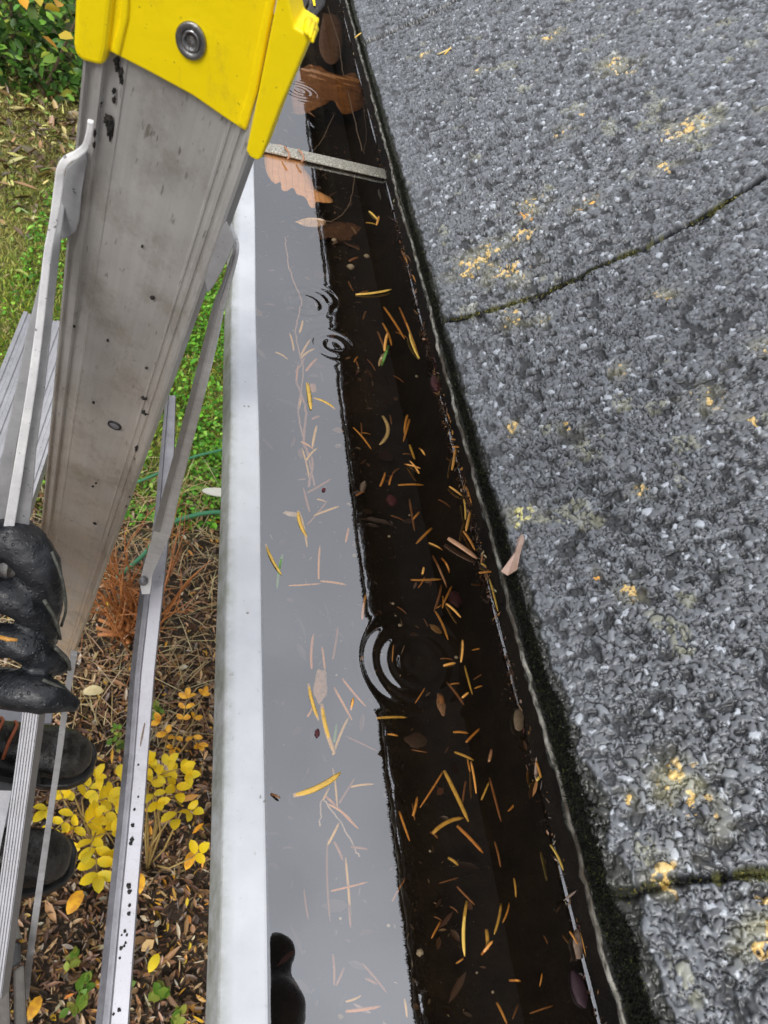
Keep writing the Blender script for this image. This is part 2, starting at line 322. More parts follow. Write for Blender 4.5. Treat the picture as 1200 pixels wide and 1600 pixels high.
# ------------------------------------------------------------------ red brown twiggy shrub
def twig_shrub():
    base = H(195, 985, CAMZ-.02); e = empty('twig_shrub', base, 'bare shrub of upright red brown twigs between the ladder rails', 'shrub'); mt = plain('red_twig', (.28, .10, .035), (.42, .17, .05), 60, .5)
    def grow(p, d, L, r, lvl):
        pts = [p]; 
        for k in range(4):
            d = d+rng.normal(0, .13, 3); d /= np.linalg.norm(d); pts.append(pts[-1]+d*L/4)
        out = [tube(pts, [r, r*.85, r*.7, r*.55, r*.3], 5)]
        if lvl:
            for k in (1, 2, 3):
                if rng.random() < .8: out += grow(pts[k], d+rng.normal(0, .45, 3), L*rng.uniform(.35, .6), r*.6, lvl-1)
        return out
    for i in range(38):
        a = rng.uniform(0, 2*math.pi); tl = rng.uniform(.05, .5); d = np.array([math.cos(a)*tl, math.sin(a)*tl, 1]); d /= np.linalg.norm(d)
        b = base+np.array([rng.normal(0, .035), rng.normal(0, .035), 0])
        link('branch', pymesh('branch', *merge(*grow(b, d, rng.uniform(.22, .5), rng.uniform(.0028, .0045), 2))), mt, e, True)
    # long side stems seen right of the rail
    for (a, b, h) in (((250, 965), (330, 875), .35), ((232, 1010), (285, 800), .3), ((245, 985), (300, 905), .2)):
        q0 = H(*a, CAMZ-.03); q1 = H(*b, CAMZ-h); mid = (q0+q1)/2+np.array([.01, .02, .03])
        link('branch', pymesh('branch', *tube([q0, mid, q1], [.005, .004, .0015], 6)), mt, e, True)
    link('root_crown', pymesh('root_crown', *merge(*[tube([base+rng.normal(0, .03, 3)*[1, 1, .3], base+rng.normal(0, .05, 3)*[1, 1, .3]+[0, 0, .04]], [.012, .006], 6) for _ in range(14)])), mt, e, True)
twig_shrub()
# ------------------------------------------------------------------ yellow leaved rose plant
def leaflet(c, d, up, L, W):
    d = d/np.linalg.norm(d); s = np.cross(d, up); s /= np.linalg.norm(s); u = np.cross(s, d); V = []
    prof = [(0, .06), (.12, .55), (.35, .95), (.62, 1), (.86, .70), (1, .08)]
    for t, w_ in prof:
        b = c+d*L*t+u*(.10*L*math.sin(t*3)); V += [b+s*W/2*w_+u*W*.14*w_, b, b-s*W/2*w_+u*W*.14*w_]
    Fs = []
    for i in range(5):
        for j in (0, 1): a = i*3+j; Fs.append((a, a+1, a+4, a+3))
    return V, Fs
def yellow_plants():
    t = NT('yellow_leaf'); n1 = t.noise(t.coord(), 20, 4); n2 = t.noise(t.coord(), 300, 3)
    c = t.mix(t.ramp(n1, [(.45, (0,)), (.75, (1,))]), (.97, .70, .02), (.75, .68, .06)); c = t.mix(t.ramp(n2, [(.66, (0,)), (.72, (.8,))]), c, (.3, .16, .03))
    t.set(col=c, rough=.45, spec=.35); tr = t.n('ShaderNodeBsdfTranslucent'); t.l(c, tr.inputs[0]); mx = t.n('ShaderNodeMixShader'); mx.inputs[0].default_value = .3
    t.l(t.p.outputs[0], mx.inputs[1]); t.l(tr.outputs[0], mx.inputs[2]); t.l(mx.outputs[0], t.out.inputs[0]); my = t.m
    mo = t2 = NT('orange_leaf'); t2.set(col=t2.mix(t2.ramp(t2.noise(t2.coord(), 60), [(.4, (0,)), (.6, (1,))]), (.85, .45, .02), (.62, .28, .02)), rough=.5); mo = t2.m
    ms = plain('straw_stem', (.30, .20, .07), (.42, .30, .10), 60, .6)
    def plant(base, fronds, label, mat, sc=1.0):
        e = empty('yellow_leaf_shrub', base, label, 'shrub'); stems = []
        for (a, b, h, k, sz) in fronds:      # frond from photo point a to b, h above the soil, k leaflet pairs
            q0, q1 = H(*a, CAMZ-h), H(*b, CAMZ-h-.03); d = q1-q0; L = np.linalg.norm(d); d /= L; up = np.array([rng.normal(0, .15), rng.normal(0, .15), 1.]); s = np.cross(d, up); s /= np.linalg.norm(s)
            stems.append(tube([q0, (q0+q1)/2+[0, 0, .006], q1], [.002, .0017, .001], 5)); stems.append(tube([base, (base+q0)/2+rng.normal(0, .02, 3), q0], [.0035, .003, .002], 5))
            lv = []
            for i in range(k):
                c0 = q0+d*L*(.15+.8*i/max(1, k-1) if k > 1 else .5)+[0, 0, .004]
                for sg in (-1, 1): lv.append(leaflet(c0, s*sg+d*.55+rng.normal(0, .14, 3), up+rng.normal(0, .3, 3), sz*.82*rng.uniform(.8, 1.12), sz*.47*rng.uniform(.9, 1.1)))
            lv.append(leaflet(q1, d, up, sz*.92, sz*.52))
            for v, f in lv: link('leaflet', pymesh('leaflet', v, f), mat, e, True)
        link('stem', pymesh('stem', *merge(*stems)), ms, e, True)
    plant(H(150, 1330, CAMZ), [((112,1235),(72,1268),.40,2,.042), ((120,1270),(82,1300),.42,3,.038), ((150,1240),(190,1215),.38,2,.045), ((140,1262),(170,1245),.44,3,.042),
          ((128,1250),(150,1215),.36,3,.04), ((118,1290),(108,1322),.40,2,.042), ((135,1290),(150,1275),.46,3,.04), ((140,1310),(178,1300),.40,2,.045),
          ((148,1320),(152,1368),.38,3,.05), ((145,1285),(182,1260),.36,3,.044), ((100,1250),(92,1232),.45,3,.034), ((150,1300),(140,1330),.42,1,.046), ((160,1290),(185,1330),.35,2,.045)],
          'shrub with dense bright yellow leaflets between the boots and the ladder rail', my)
    plant(H(230, 1360, CAMZ), [((232,1228),(262,1195),.36,3,.04), ((240,1215),(285,1200),.38,3,.038), ((258,1215),(292,1212),.34,2,.042), ((238,1240),(246,1255),.36,2,.04), ((228,1205),(236,1190),.4,3,.036), ((270,1222),(278,1240),.34,1,.045)],
          'shrub with bright yellow leaflets on the right side of the ladder rail', my)
    plant(H(235, 1350, CAMZ), [((277,1262),(275,1280),.30,1,.05), ((285,1265),(302,1268),.30,1,.044), ((300,1340),(312,1330),.1,1,.05)],
          'thin stalk with a few large golden leaves against the litter near the gutter', my)
    plant(H(262, 1190, CAMZ), [((262,1150),(250,1128),.14,2,.036), ((285,1130),(292,1090),.14,3,.034), ((300,1150),(310,1165),.12,2,.036), ((300,1130),(318,1085),.1,2,.03), ((275,1150),(270,1170),.1,2,.036)],
          'low orange leaved shrub beside the upper part of the leaf litter', mo)
    for (px, py, L, a, mt, lb) in ((117, 1410, .062, 1.1, mo, 'single orange leaf lying below the yellow shrub'), (296, 1345, .05, 1.2, mo, 'single orange leaf nearest to the gutter'), (218, 1380, .052, 1.7, mo, 'single orange leaf touching the right edge of the ladder rail'),
                                   (145, 1081, .062, .1, plain('pale_leaf', (.5, .4, .2), (.58, .5, .28), 80, .45), 'pale tan oval leaf lying on the soil right of the glove'), (54, 1575, .05, 1.2, mo, 'single orange leaf at the bottom left beside the ladder foot'),
                                   (240, 1505, .045, 1.1, my, 'single yellow leaf on the litter right of the ladder rail')):
        c = H(px, py, CAMZ-.06); d = np.array([math.cos(a), math.sin(a), 0]); V, f = leaflet(c-d*L/2, d, np.array([0, 0, 1.]), L, L*.55)
        o = link('fallen_leaf', pymesh('fallen_leaf', V, f), mt, smooth=True); tag(o, lb, 'leaf')
yellow_plants()

# =================================================================== ROOF
JOINTS = [[(520, 92), (570, 66), (640, 38), (715, 0), (800, -48)],
          [(640, 502), (705, 500), (760, 487), (850, 460), (940, 415), (1000, 390), (1100, 338), (1200, 275), (1330, 205)],
          [(930, 1395), (985, 1392), (1040, 1374), (1100, 1370), (1200, 1362), (1400, 1345)]]
JUV = [np.array([RUV(*q) for q in J]) for J in JOINTS]     # (u up-slope, v along gutter)
LICH = [(800,497,16),(803,672,12),(815,805,16),(820,822,14),(1105,625,20),(1195,540,14),(1175,660,12),(1175,680,8),(890,670,12),(985,925,14),(1070,1240,30),(1060,1215,20),(1040,1370,20),(1090,1215,14),(1190,1470,22),(1195,1420,16),(1170,1480,14),(830,320,16),(740,420,26),(800,430,22),(770,395,16),(880,210,12),(905,180,10),(1085,200,22),(1050,215,18),(1100,195,12),(1040,265,14),(975,110,18),(955,100,14),(860,60,12),(665,85,8),(745,115,8),(918,320,16),(825,340,12),(820,370,14),(1040,460,14),(970,580,12),(1000,770,10),(850,500,10),(870,50,10),(1120,1290,14),(980,1250,10),(930,900,8)]
def roof():
    e = empty('roof', RO+np.array([.5, .5, .3]), 'pitched roof of wet grey mineral felt shingles with orange lichen', 'roof')
    t = NT('mineral_felt'); at = t.n('ShaderNodeAttribute', attribute_name='Col'); n1 = t.noise(t.coord(), 900, 4, .7); n2 = t.noise(t.coord(), 25, 4)
    c = t.mix(t.ramp(n1, [(.45, (0,)), (.8, (.25,))]), at.outputs['Color'], (.16, .165, .18))
    t.set(col=c, rough=t.ramp(n2, [(.35, (.28,)), (.7, (.42,))]), spec=.5, coat=.45, coatr=.36); t.bump(n1, .28, .0004)
    u = np.concatenate([np.arange(-.004, .09, .00030), np.arange(.09, .17, .0005), np.arange(.17, .3601, .0009)])
    v = np.concatenate([np.arange(-.12, -.02, .0015), np.arange(-.02, .24, .00030), np.arange(.24, .45, .0005), np.arange(.45, 1.0201, .0009)])
    Uu, Vv = np.meshgrid(u, v, indexing='ij'); h = np.zeros_like(Uu); col = np.zeros(Uu.shape+(3,)); 
    base = fbm(Uu*40, Vv*40, 4, 11); col[:] = np.array([.096, .105, .118])*(.6+.9*base)[..., None]
    # granules: two sizes
    hbest = np.zeros_like(Uu); pit_shade = np.zeros_like(Uu)
    for cs, hh, seed, dens in ((.0028, .00105, 1, .74), (.0017, .00062, 2, .78)):
        wx = Uu+.0008*(vnoise(Uu*500, Vv*500, 3)-.5); wy = Vv+.0008*(vnoise(Uu*500+9, Vv*500, 4)-.5)
        ci, cj = np.floor(wx/cs).astype(int), np.floor(wy/cs).astype(int)
        for di in (-1, 0, 1):
            for dj in (-1, 0, 1):
                a, b = ci+di, cj+dj
                def hsh(k):
                    q = ((a+5000)*374761393+(b+5000)*668265263+(seed*31+k)*982451653) & 0xffffffff; q = ((q ^ (q >> 13))*1274126177) & 0xffffffff
                    return ((q ^ (q >> 16)) & 0xffff)/65535.
                fx, fy = (a+.1+.8*hsh(1))*cs, (b+.1+.8*hsh(2))*cs; an = hsh(3)*3.14; el = .6+.8*hsh(4)
                dx, dy = wx-fx, wy-fy; px_, py_ = (dx*np.cos(an)+dy*np.sin(an))*el, (-dx*np.sin(an)+dy*np.cos(an))/el
                r = cs*(.34+.40*hsh(5)); q = 1-(px_**2+py_**2)/r**2; g = hh*(.35+.9*hsh(6))*np.clip(q, 0, 1)**.75*(hsh(7) < dens)
                rim = np.exp(-((q+.12)/.30)**2)*np.clip((dx*math.cos(.9)+dy*math.sin(.9))/r*1.6+.1, 0, 1)*(hsh(9) < .60); pit_shade = np.maximum(pit_shade, rim)  # crescent of painted shade along one side of a stone
                k = g > hbest; hbest[k] = g[k]
                tone = hsh(8); tn = np.where(tone > .95, .36, np.where(tone > .82, .18, .07+.06*tone))
                cc = np.stack([tn*.93, tn, tn*1.10], -1); edge = np.clip(q*6, 0, 1)[..., None]
                col[k] = (cc*edge+col*(1-edge))[k]
    grime = fbm(Uu*14, Vv*14, 4, 21)
    pit_shade = np.maximum(pit_shade*(hbest < .0005), np.clip((.39-fbm(Uu*230, Vv*230, 3, 41))*9, 0, 1))       # hollows between the stones, their shade painted dark into the colour
    film = np.clip(1-(Uu-.006)/.022, 0, 1)*.45; flat = np.array([.105, .115, .128]); col = col*(1-film[..., None]*.7)+film[..., None]*.7*flat
    h += (hbest*.72-.0015*pit_shade)*(1-film*.7)+.0009*(fbm(Uu*110, Vv*110, 2, 43)-.5); col *= (1-.93*pit_shade*(1-film*.6))[..., None]
    h += .0025*(fbm(Uu*9, Vv*9, 3, 31)-.5)
    # joints
    region = np.zeros(Uu.shape, int)
    for J in JUV:
        jv = np.interp(Uu, J[:, 0], J[:, 1])+.0016*(fbm(Uu*120, Vv*0+3, 3, 17)-.5); d = Vv-jv
        region += (d > 0)
        wd = .0006+.0009*vnoise(Uu*60, Vv*0, 8)+.0018*np.clip((Vv-.5)*3, 0, 1); gr = np.exp(-(d/wd)**2); h -= .004*gr; col *= (1-.93*np.clip(gr*1.3, 0, 1))[..., None]
        h += np.where(d > 0, .0022*np.exp(-np.clip(d, 0, 1)/.25), 0)
        ms_ = np.clip(np.exp(-((d+.0006)/.0014)**2)*(fbm(Uu*90, Vv*90, 3, 19) > .52)*1., 0, 1)[..., None]*(vnoise(Uu*25, Vv*0, 44) > .35)[..., None]*(Vv < .5)[..., None]
        col = col*(1-ms_)+ms_*np.array([.13, .13, .045])
    # lichen on single grains
    for (px_, py_, rr) in LICH:
        uu, vv = RUV(px_, py_); z = np.dot(RP(px_, py_)-CAM, F_); r = rr*1.15/FPX*z
        dd = ((Uu-uu)**2+(Vv-vv)**2)/r**2; k = np.exp(-dd)*(fbm(Uu*380, Vv*380, 2, 23+int(px_) % 7) > .44+.10*np.clip(dd, 0, 3))*(hbest > .0001)
        c2 = np.array([.62, .42, .13]) if (int(px_) % 3) else (np.array([.78, .38, .05]) if py_ > 300 else np.array([.6, .45, .22]))
        if (px_, py_) in ((815, 805), (820, 822)): c2 = np.array([.62, .58, .22])
        hal = (np.exp(-dd*.45)*.38*np.clip(fbm(Uu*160, Vv*160, 2, 77)*2.2-.55, 0, 1))[..., None]; col = col*(1-hal)+hal*np.array([.34, .32, .17]); k = np.clip(k*1.3, 0, .8)[..., None]; col = col*(1-k)+k*c2; h += .0003*k[..., 0]
    pale = np.clip((fbm(Uu*60, Vv*60, 3, 51)-.62)*6, 0, .4)[..., None]*(hbest > .0003)[..., None]; col = col*(1-pale)+pale*np.array([.30, .30, .20])
    # dark mossy margin, ragged, widening towards the near end
    wdm = np.interp(Vv, [0, .05, .12, .2, .3, .42, .6, .9], [.013, .011, .008, .004, .003, .0042, .003, .003])+.0018
    mg = np.clip((wdm*(.30+.95*fbm(Uu*150, Vv*150, 4, 61))-Uu)/.0015, 0, 1)
    col = col*(1-mg[..., None]*.95)+mg[..., None]*.95*np.array([.012, .013, .008]); h -= .0012*mg; WET = 1
    # ragged front edge
    edge = .0020*(fbm(Vv*130, Uu*0+2, 4, 71)-.5)*2; Uw = np.where(Uu < .004, Uu+edge*(1-np.clip(Uu/.004, 0, 1)), Uu)
    h -= np.clip(.003-Uu, 0, 1)**1*.9
    pos = RO[None, None]+Uw[..., None]*RS+h[..., None]*RN; pos[..., 1] += Vv
    n = len(v); i, j = np.meshgrid(np.arange(len(u)-1), np.arange(n-1), indexing='ij'); a0 = (i*n+j).ravel(); Fs = np.stack([a0, a0+n, a0+n+1, a0+1], 1); reg = region[:-1, :-1].ravel()
    P3 = pos.reshape(-1, 3); C3 = col.reshape(-1, 3)
    for r in range(4):
        f = Fs[reg == r]; used, inv = np.unique(f, return_inverse=True)
        me = npmesh('shingle', P3[used], inv.reshape(f.shape), np.clip(C3[used]*1.35, .004, .9)); o = link('shingle', me, t.m, e, True)
        o['label'] = ['nearest grey felt shingle at the lower right corner', 'large wet felt shingle between the two long joints', 'grey felt shingle beyond the moss lined joint', 'farthest grey felt shingle at the top'][r]
    # rest of the roof, beyond what is seen in detail
    A, B = RO+RS*.359-RN*.001, RO+RS*3.2
    def quad(u0, u1, v0, v1, off=-.0012): return [RO+RS*u0+RN*off+[0, v0, 0], RO+RS*u1+RN*off+[0, v0, 0], RO+RS*u1+RN*off+[0, v1, 0], RO+RS*u0+RN*off+[0, v1, 0]], [(0, 1, 2, 3)]
    t2 = NT('felt_far'); vo = t2.n('ShaderNodeTexVoronoi', Scale=420.); t2.l(t2.coord(), vo.inputs[0])
    t2.set(col=t2.mix(t2.ramp(t2.noise(t2.coord(), 500, 3), [(.35, (0,)), (.7, (1,))]), (.05, .053, .058), (.22, .225, .24)), rough=.4, spec=.6); t2.bump(vo.outputs[0], 1, .002)
    link('roof_covering', pymesh('roof_covering', *merge(quad(.3592, 3.2, -.8, 5), quad(-.004, .3592, 1.019, 5), quad(-.004, .3592, -.8, -.1192))), t2.m, e)
    md = plain('deck_board', (.02, .014, .010), (.035, .025, .018), 30, .7)
    # deck boards below the felt, soffit, fascia
    def slab(u0, u1, t0, t1, v0, v1):
        return extrude([[RO+RS*u0-RN*t0+[0, vv, 0], RO+RS*u1-RN*t0+[0, vv, 0], RO+RS*u1-RN*t1+[0, vv, 0], RO+RS*u0-RN*t1+[0, vv, 0]] for vv in (v0, v1)])
    link('roof_deck', pymesh('roof_deck', *slab(.006, 3.15, .0062, .024, -.78, 4.98)), md, e)
    fx = .192; c = np.array([fx+.012, 2.1, CAMZ-.30]); link('fascia', pymesh('fascia', *box(c, (.012, 0, 0), (0, 2.88, 0), (0, 0, .075))), md, e)
    # drip edge: thin pale weathered metal lip
    t3 = NT('drip_metal'); k1 = t3.noise(t3.coord('Object', (1, .35, 1)), 420, 5, .75); k2 = t3.noise(t3.coord(), 45, 4, .6)
    cc = t3.mix(t3.ramp(k1, [(.40, (0,)), (.60, (1,))]), (.05, .045, .035), (.42, .41, .36)); cc = t3.mix(t3.ramp(k2, [(.46, (0,)), (.60, (.92,))]), cc, (.055, .042, .028))
    t3.set(col=cc, rough=.5, metal=.2); t3.bump(k1, .9, .0008)
    rings = []
    for vv in np.concatenate([np.arange(-.2, 1.1, .0025), [1.5, 2, 3, 5]]):
        b = RO+RS*(-.0035)+RN*(-.0028)+np.array([.0004*math.sin(vv*37)+.0026*(fbm(np.array(vv*190), np.array(1.), 4, 5)-.5)+.0032*(fbm(np.array(vv*28), np.array(7.), 3, 6)-.5), vv, .0005*math.sin(vv*23)])
        w_ = .0005+.0009*float(fbm(np.array(vv*200), np.array(5.), 3, 8)); rings.append([b+np.array([math.cos(a)*w_*.95, 0, math.sin(a)*.0011]) for a in np.linspace(0, 2*math.pi, 7, endpoint=False)])
    link('drip_edge', pymesh('drip_edge', *extrude(rings)), t3.m, e, True)
    return e
    # apron flashing hanging from the lip to the back of the gutter
    t4 = plain('flashing', (.035, .025, .02), (.10, .075, .065), 40, .28, .6, .5, .002)
    rr = []
    for vv in np.arange(-.2, 1.3, .01):
        x0 = LIPX-.003; wv = .0006*math.sin(vv*31)
        rr.append([np.array([x0+.002+wv, vv, CAMZ-LIPD-.004]), np.array([x0+.006+wv, vv, CAMZ-LIPD-.014]), np.array([x0+.014, vv, CAMZ-LIPD-.022])])
    sol = link('apron_flashing', pymesh('apron_flashing', *extrude(rr, closed=False)), t4, e, True); q = sol.modifiers.new('s', 'SOLIDIFY'); q.thickness = .0006
    return e
roof()
def moss():
    n = 60000; v = -.12+1.12*rng.random(n)**1.5; wdm = np.interp(v, [0, .05, .12, .2, .3, .42, .6, .9], [.012, .010, .007, .0034, .0028, .004, .002, .002])
    u = -.002+wdm*rng.random(n)**1.1*(.25+1.0*fbm(v*60, v*0, 3, 61)); keep = rng.random(n) < np.interp(v, [0, .3, .6, 1], [1, .9, .5, .4])
    u, v = u[keep], v[keep]; n = len(u); pos = RO+u[:, None]*RS+RN*.0002; pos[:, 1] += v
    T = [(-.5, 0, 0), (.5, 0, 0), (.35, .3, .6), (-.35, .3, .6), (0, .9, 1)]
    s = np.stack([rng.uniform(.5, 1.1, n)*.0006, rng.uniform(.3, 1.2, n)*.0018, rng.uniform(.4, 1.1, n)*.0017], 1)
    o = link('moss', cloud('moss', T, [(0, 1, 2), (0, 2, 3), (3, 2, 4)], pos, rotz_tilt(n, .5), s, pal(n, [(.006, .007, .004), (.011, .014, .006), (.04, .045, .012), (.004, .004, .003)], [4, 3, .5, 4], .3)), attr_mat('moss', .8, None, .2))
    tag(o, 'dark tufted moss fringe along the front edge of the roof', 'moss', kind='stuff')
    # moss in the joints
    pts = []
    for J, k in ((JUV[1], 2600), (JUV[0], 120), (JUV[2], 900)):
        uu = rng.uniform(.006, .38, k); cl = vnoise(uu*40, uu*0, 44) > .42; uu = uu[cl]; vv = np.interp(uu, J[:, 0], J[:, 1])+rng.normal(-.0006, .0009, len(uu)); pts.append(np.stack([uu, vv], 1))
    q = np.concatenate(pts); n = len(q); pos = RO+q[:, :1]*RS+RN*.0003; pos[:, 1] += q[:, 1]
    s = np.stack([rng.uniform(.5, 1.1, n)*.0006, rng.uniform(.3, 1.2, n)*.0013, rng.uniform(.4, 1.1, n)*.0013], 1)
    o = link('joint_moss', cloud('joint_moss', T, [(0, 1, 2), (0, 2, 3), (3, 2, 4)], pos, rotz_tilt(n, .6), s, pal(n, [(.05, .055, .012), (.16, .15, .03), (.28, .24, .06), (.015, .016, .006)], [4, 2, 1, 4], .3)), attr_mat('moss2', .8, None, .2))
    tag(o, 'olive green moss growing in the joints between the shingles', 'moss', kind='stuff')
moss()

# =================================================================== HOUSE WALL (below the eaves, out of sight of the photograph)
hw_ = link('house_wall', pymesh('house_wall', *box((2.3, 2.1, 1.0), (1.95, 0, 0), (0, 2.8, 0), (0, 0, 1.0))), plain('render_wall', (.40, .37, .32), (.48, .45, .40), 20, .8)); tag(hw_, 'pale rendered house wall under the eaves', 'wall')

# =================================================================== GUTTER
def gutter():
    e = empty('gutter', (.11, .5, CAMZ-HB), 'white metal box gutter full of rain water along the eaves', 'gutter')
    t = NT('white_gutter_paint'); c = t.coord(); n1, n2, n3 = t.noise(c, 30, 5, .65), t.noise(c, 260, 4, .7), t.noise(t.coord('Object', (1, .5, 1)), 9, 5, .7)
    geo = t.n('ShaderNodeSeparateXYZ'); t.l(t.coord(), geo.inputs[0])
    a = t.mix(t.ramp(n1, [(.35, (0,)), (.7, (1,))]), (.50, .52, .55), (.60, .62, .645)); a = t.mix(t.ramp(n2, [(.64, (0,)), (.72, (.6,))]), a, (.26, .26, .23)); a = t.mix(t.ramp(n3, [(.5, (0,)), (.75, (.4,))]), a, (.36, .37, .34)); a = t.mix(t.ramp(t.noise(c, 130, 3), [(.70, (0,)), (.73, (.8,))]), a, (.14, .13, .11))
    # algae stain on the outer rounded face only (a stain with its own place on the rim)
    mr = t.n('ShaderNodeMapRange'); t.l(geo.outputs[0], mr.inputs[0]); mr.inputs[1].default_value = .0385; mr.inputs[2].default_value = .0318; mr.inputs[3].default_value = 0; mr.inputs[4].default_value = 1
    mm = t.n('ShaderNodeMath', operation='MULTIPLY'); t.l(mr.outputs[0], mm.inputs[0]); t.l(t.ramp(t.noise(c, 70, 6, .75), [(.36, (.15,)), (.64, (.95,))]), mm.inputs[1])
    a = t.mix(mm.outputs[0], a, (.20, .21, .15)); t.set(col=a, rough=.42, spec=.45); t.bump(n2, .15, .0005); mw = t.m
    y = np.concatenate([np.linspace(-.3, 1.6, 96), [2.2, 3, 4, 5]])
    # rim profile (x, down)
    pr = [(.0492, HR+.006), (.0496, HR+.0015), (.0488, HR+.0002), (.0480, HR), (.0400, HR+.0001), (.0345, HR+.0003), (.0336, HR+.0008), (.0330, HR+.0018), (.0324, HR+.0045), (.0316, HR+.0090), (.0308, HR+.0150), (.0312, HR+.021), (.0345, HR+.023), (.0475, HR+.022), (.0492, HR+.016)]
    wob = lambda v: .0004*math.sin(v*9)+.0003*math.sin(v*27)
    link('front_rim', pymesh('front_rim', *extrude([[np.array([x+wob(v), v, CAMZ-d]) for x, d in pr] for v in y])), mw, e, False)
    t5 = NT('trough_inside'); k = t5.noise(t5.coord(), 60, 6, .7); k2 = t5.noise(t5.coord(), 12, 4, .6); k3 = t5.noise(t5.coord(), 600, 3, .6)
    a = t5.mix(t5.ramp(k, [(.35, (0,)), (.7, (1,))]), (.005, .0035, .0025), (.018, .013, .008)); a = t5.mix(t5.ramp(k2, [(.55, (0,)), (.75, (.5,))]), a, (.045, .028, .018)); a = t5.mix(t5.ramp(k3, [(.70, (0,)), (.76, (.8,))]), a, (.16, .13, .08))
    t5.set(col=a, rough=.8, spec=.2); t5.bump(k, .8, .003)
    # trough: front wall, floor, back wall (open top)
    def trough(v):
        s = .0012*math.sin(v*13)
        return [np.array([x, v, z]) for x, z in ((.0484, CAMZ-HR-.008), (.0484, CAMZ-HB+.004), (.052, CAMZ-HB), (.08, CAMZ-HB+s), (.11, CAMZ-HB+s), (.130, CAMZ-HB+.001+s), (.145, CAMZ-HB+.003), (.157, CAMZ-HB+.007), (.166, CAMZ-HB+.013), (.1725, CAMZ-HB+.021), (.1760, CAMZ-HB+.031), (.1768, CAMZ-HW), (.1790, CAMZ-HW+.035), (.181, CAMZ-.228))]
    o = link('trough', pymesh('trough', *extrude([trough(v) for v in y], closed=False)), t5.m, e, True)
    tr = [[np.array([x, v, z]) for x, z in ((.0470, CAMZ-HR-.023), (.0470, CAMZ-HB-.002), (.051, CAMZ-HB-.006), (.178, CAMZ-HB-.006), (.1835, CAMZ-HB), (.1850, CAMZ-.24))] for v in y]
    link('trough_shell', pymesh('trough_shell', *extrude(tr, closed=False)), mw, e, True)
    # bracket strap across the gutter
    a0, b0 = H(398, 224, HW-.0035), H(606, 271, HW-.0035); w_ = np.array([0, .0085, .0])
    t6 = NT('strap_galvanised'); q1 = t6.noise(t6.coord(), 600, 4, .7); t6.set(col=t6.mix(t6.ramp(q1, [(.45, (0,)), (.6, (1,))]), (.34, .32, .25), (.78, .76, .68)), rough=.5, metal=.35); t6.bump(q1, .6, .0008)
    ln = b0-a0; rings = []
    for tt in np.linspace(0, 1, 12):
        p = a0+ln*tt; rings.append([p-w_, p+w_, p+w_-[0, 0, .0022], p-w_-[0, 0, .0022]])
    s = bevel(link('bracket', pymesh('bracket', *extrude(rings)), t6.m, e), .0006)
    # curled hook at the back of the strap
    hook = []
    for a in np.linspace(-1.6, 2.6, 12): hook.append(b0+np.array([.004+.010*math.cos(a)*.8, 0, .008+.010*math.sin(a)]))
    link('bracket_hook', pymesh('bracket_hook', *ribbon(hook, [.013]*12, [.002]*12, [(h_-(b0+np.array([.004, 0, .008]))) for h_ in hook])), t6.m, s)
    for (px, py, ax) in ((440, 236, 0), (462, 240, 0)):
        c = H(px+8, py+4, HW-.0045); pts = [c+np.array([0, -.011+.0, 0])+np.array([0.002*math.sin(a*2), .011*(1-math.cos(a)), .003*math.sin(a)]) for a in np.linspace(0, math.pi, 8)]
        o2 = link('copper_clip', pymesh('copper_clip', *tube(pts, .0009, 6)), plain('copper', (.45, .2, .1), (.5, .26, .16), 50, .5), s, True)
    return e
gutter()
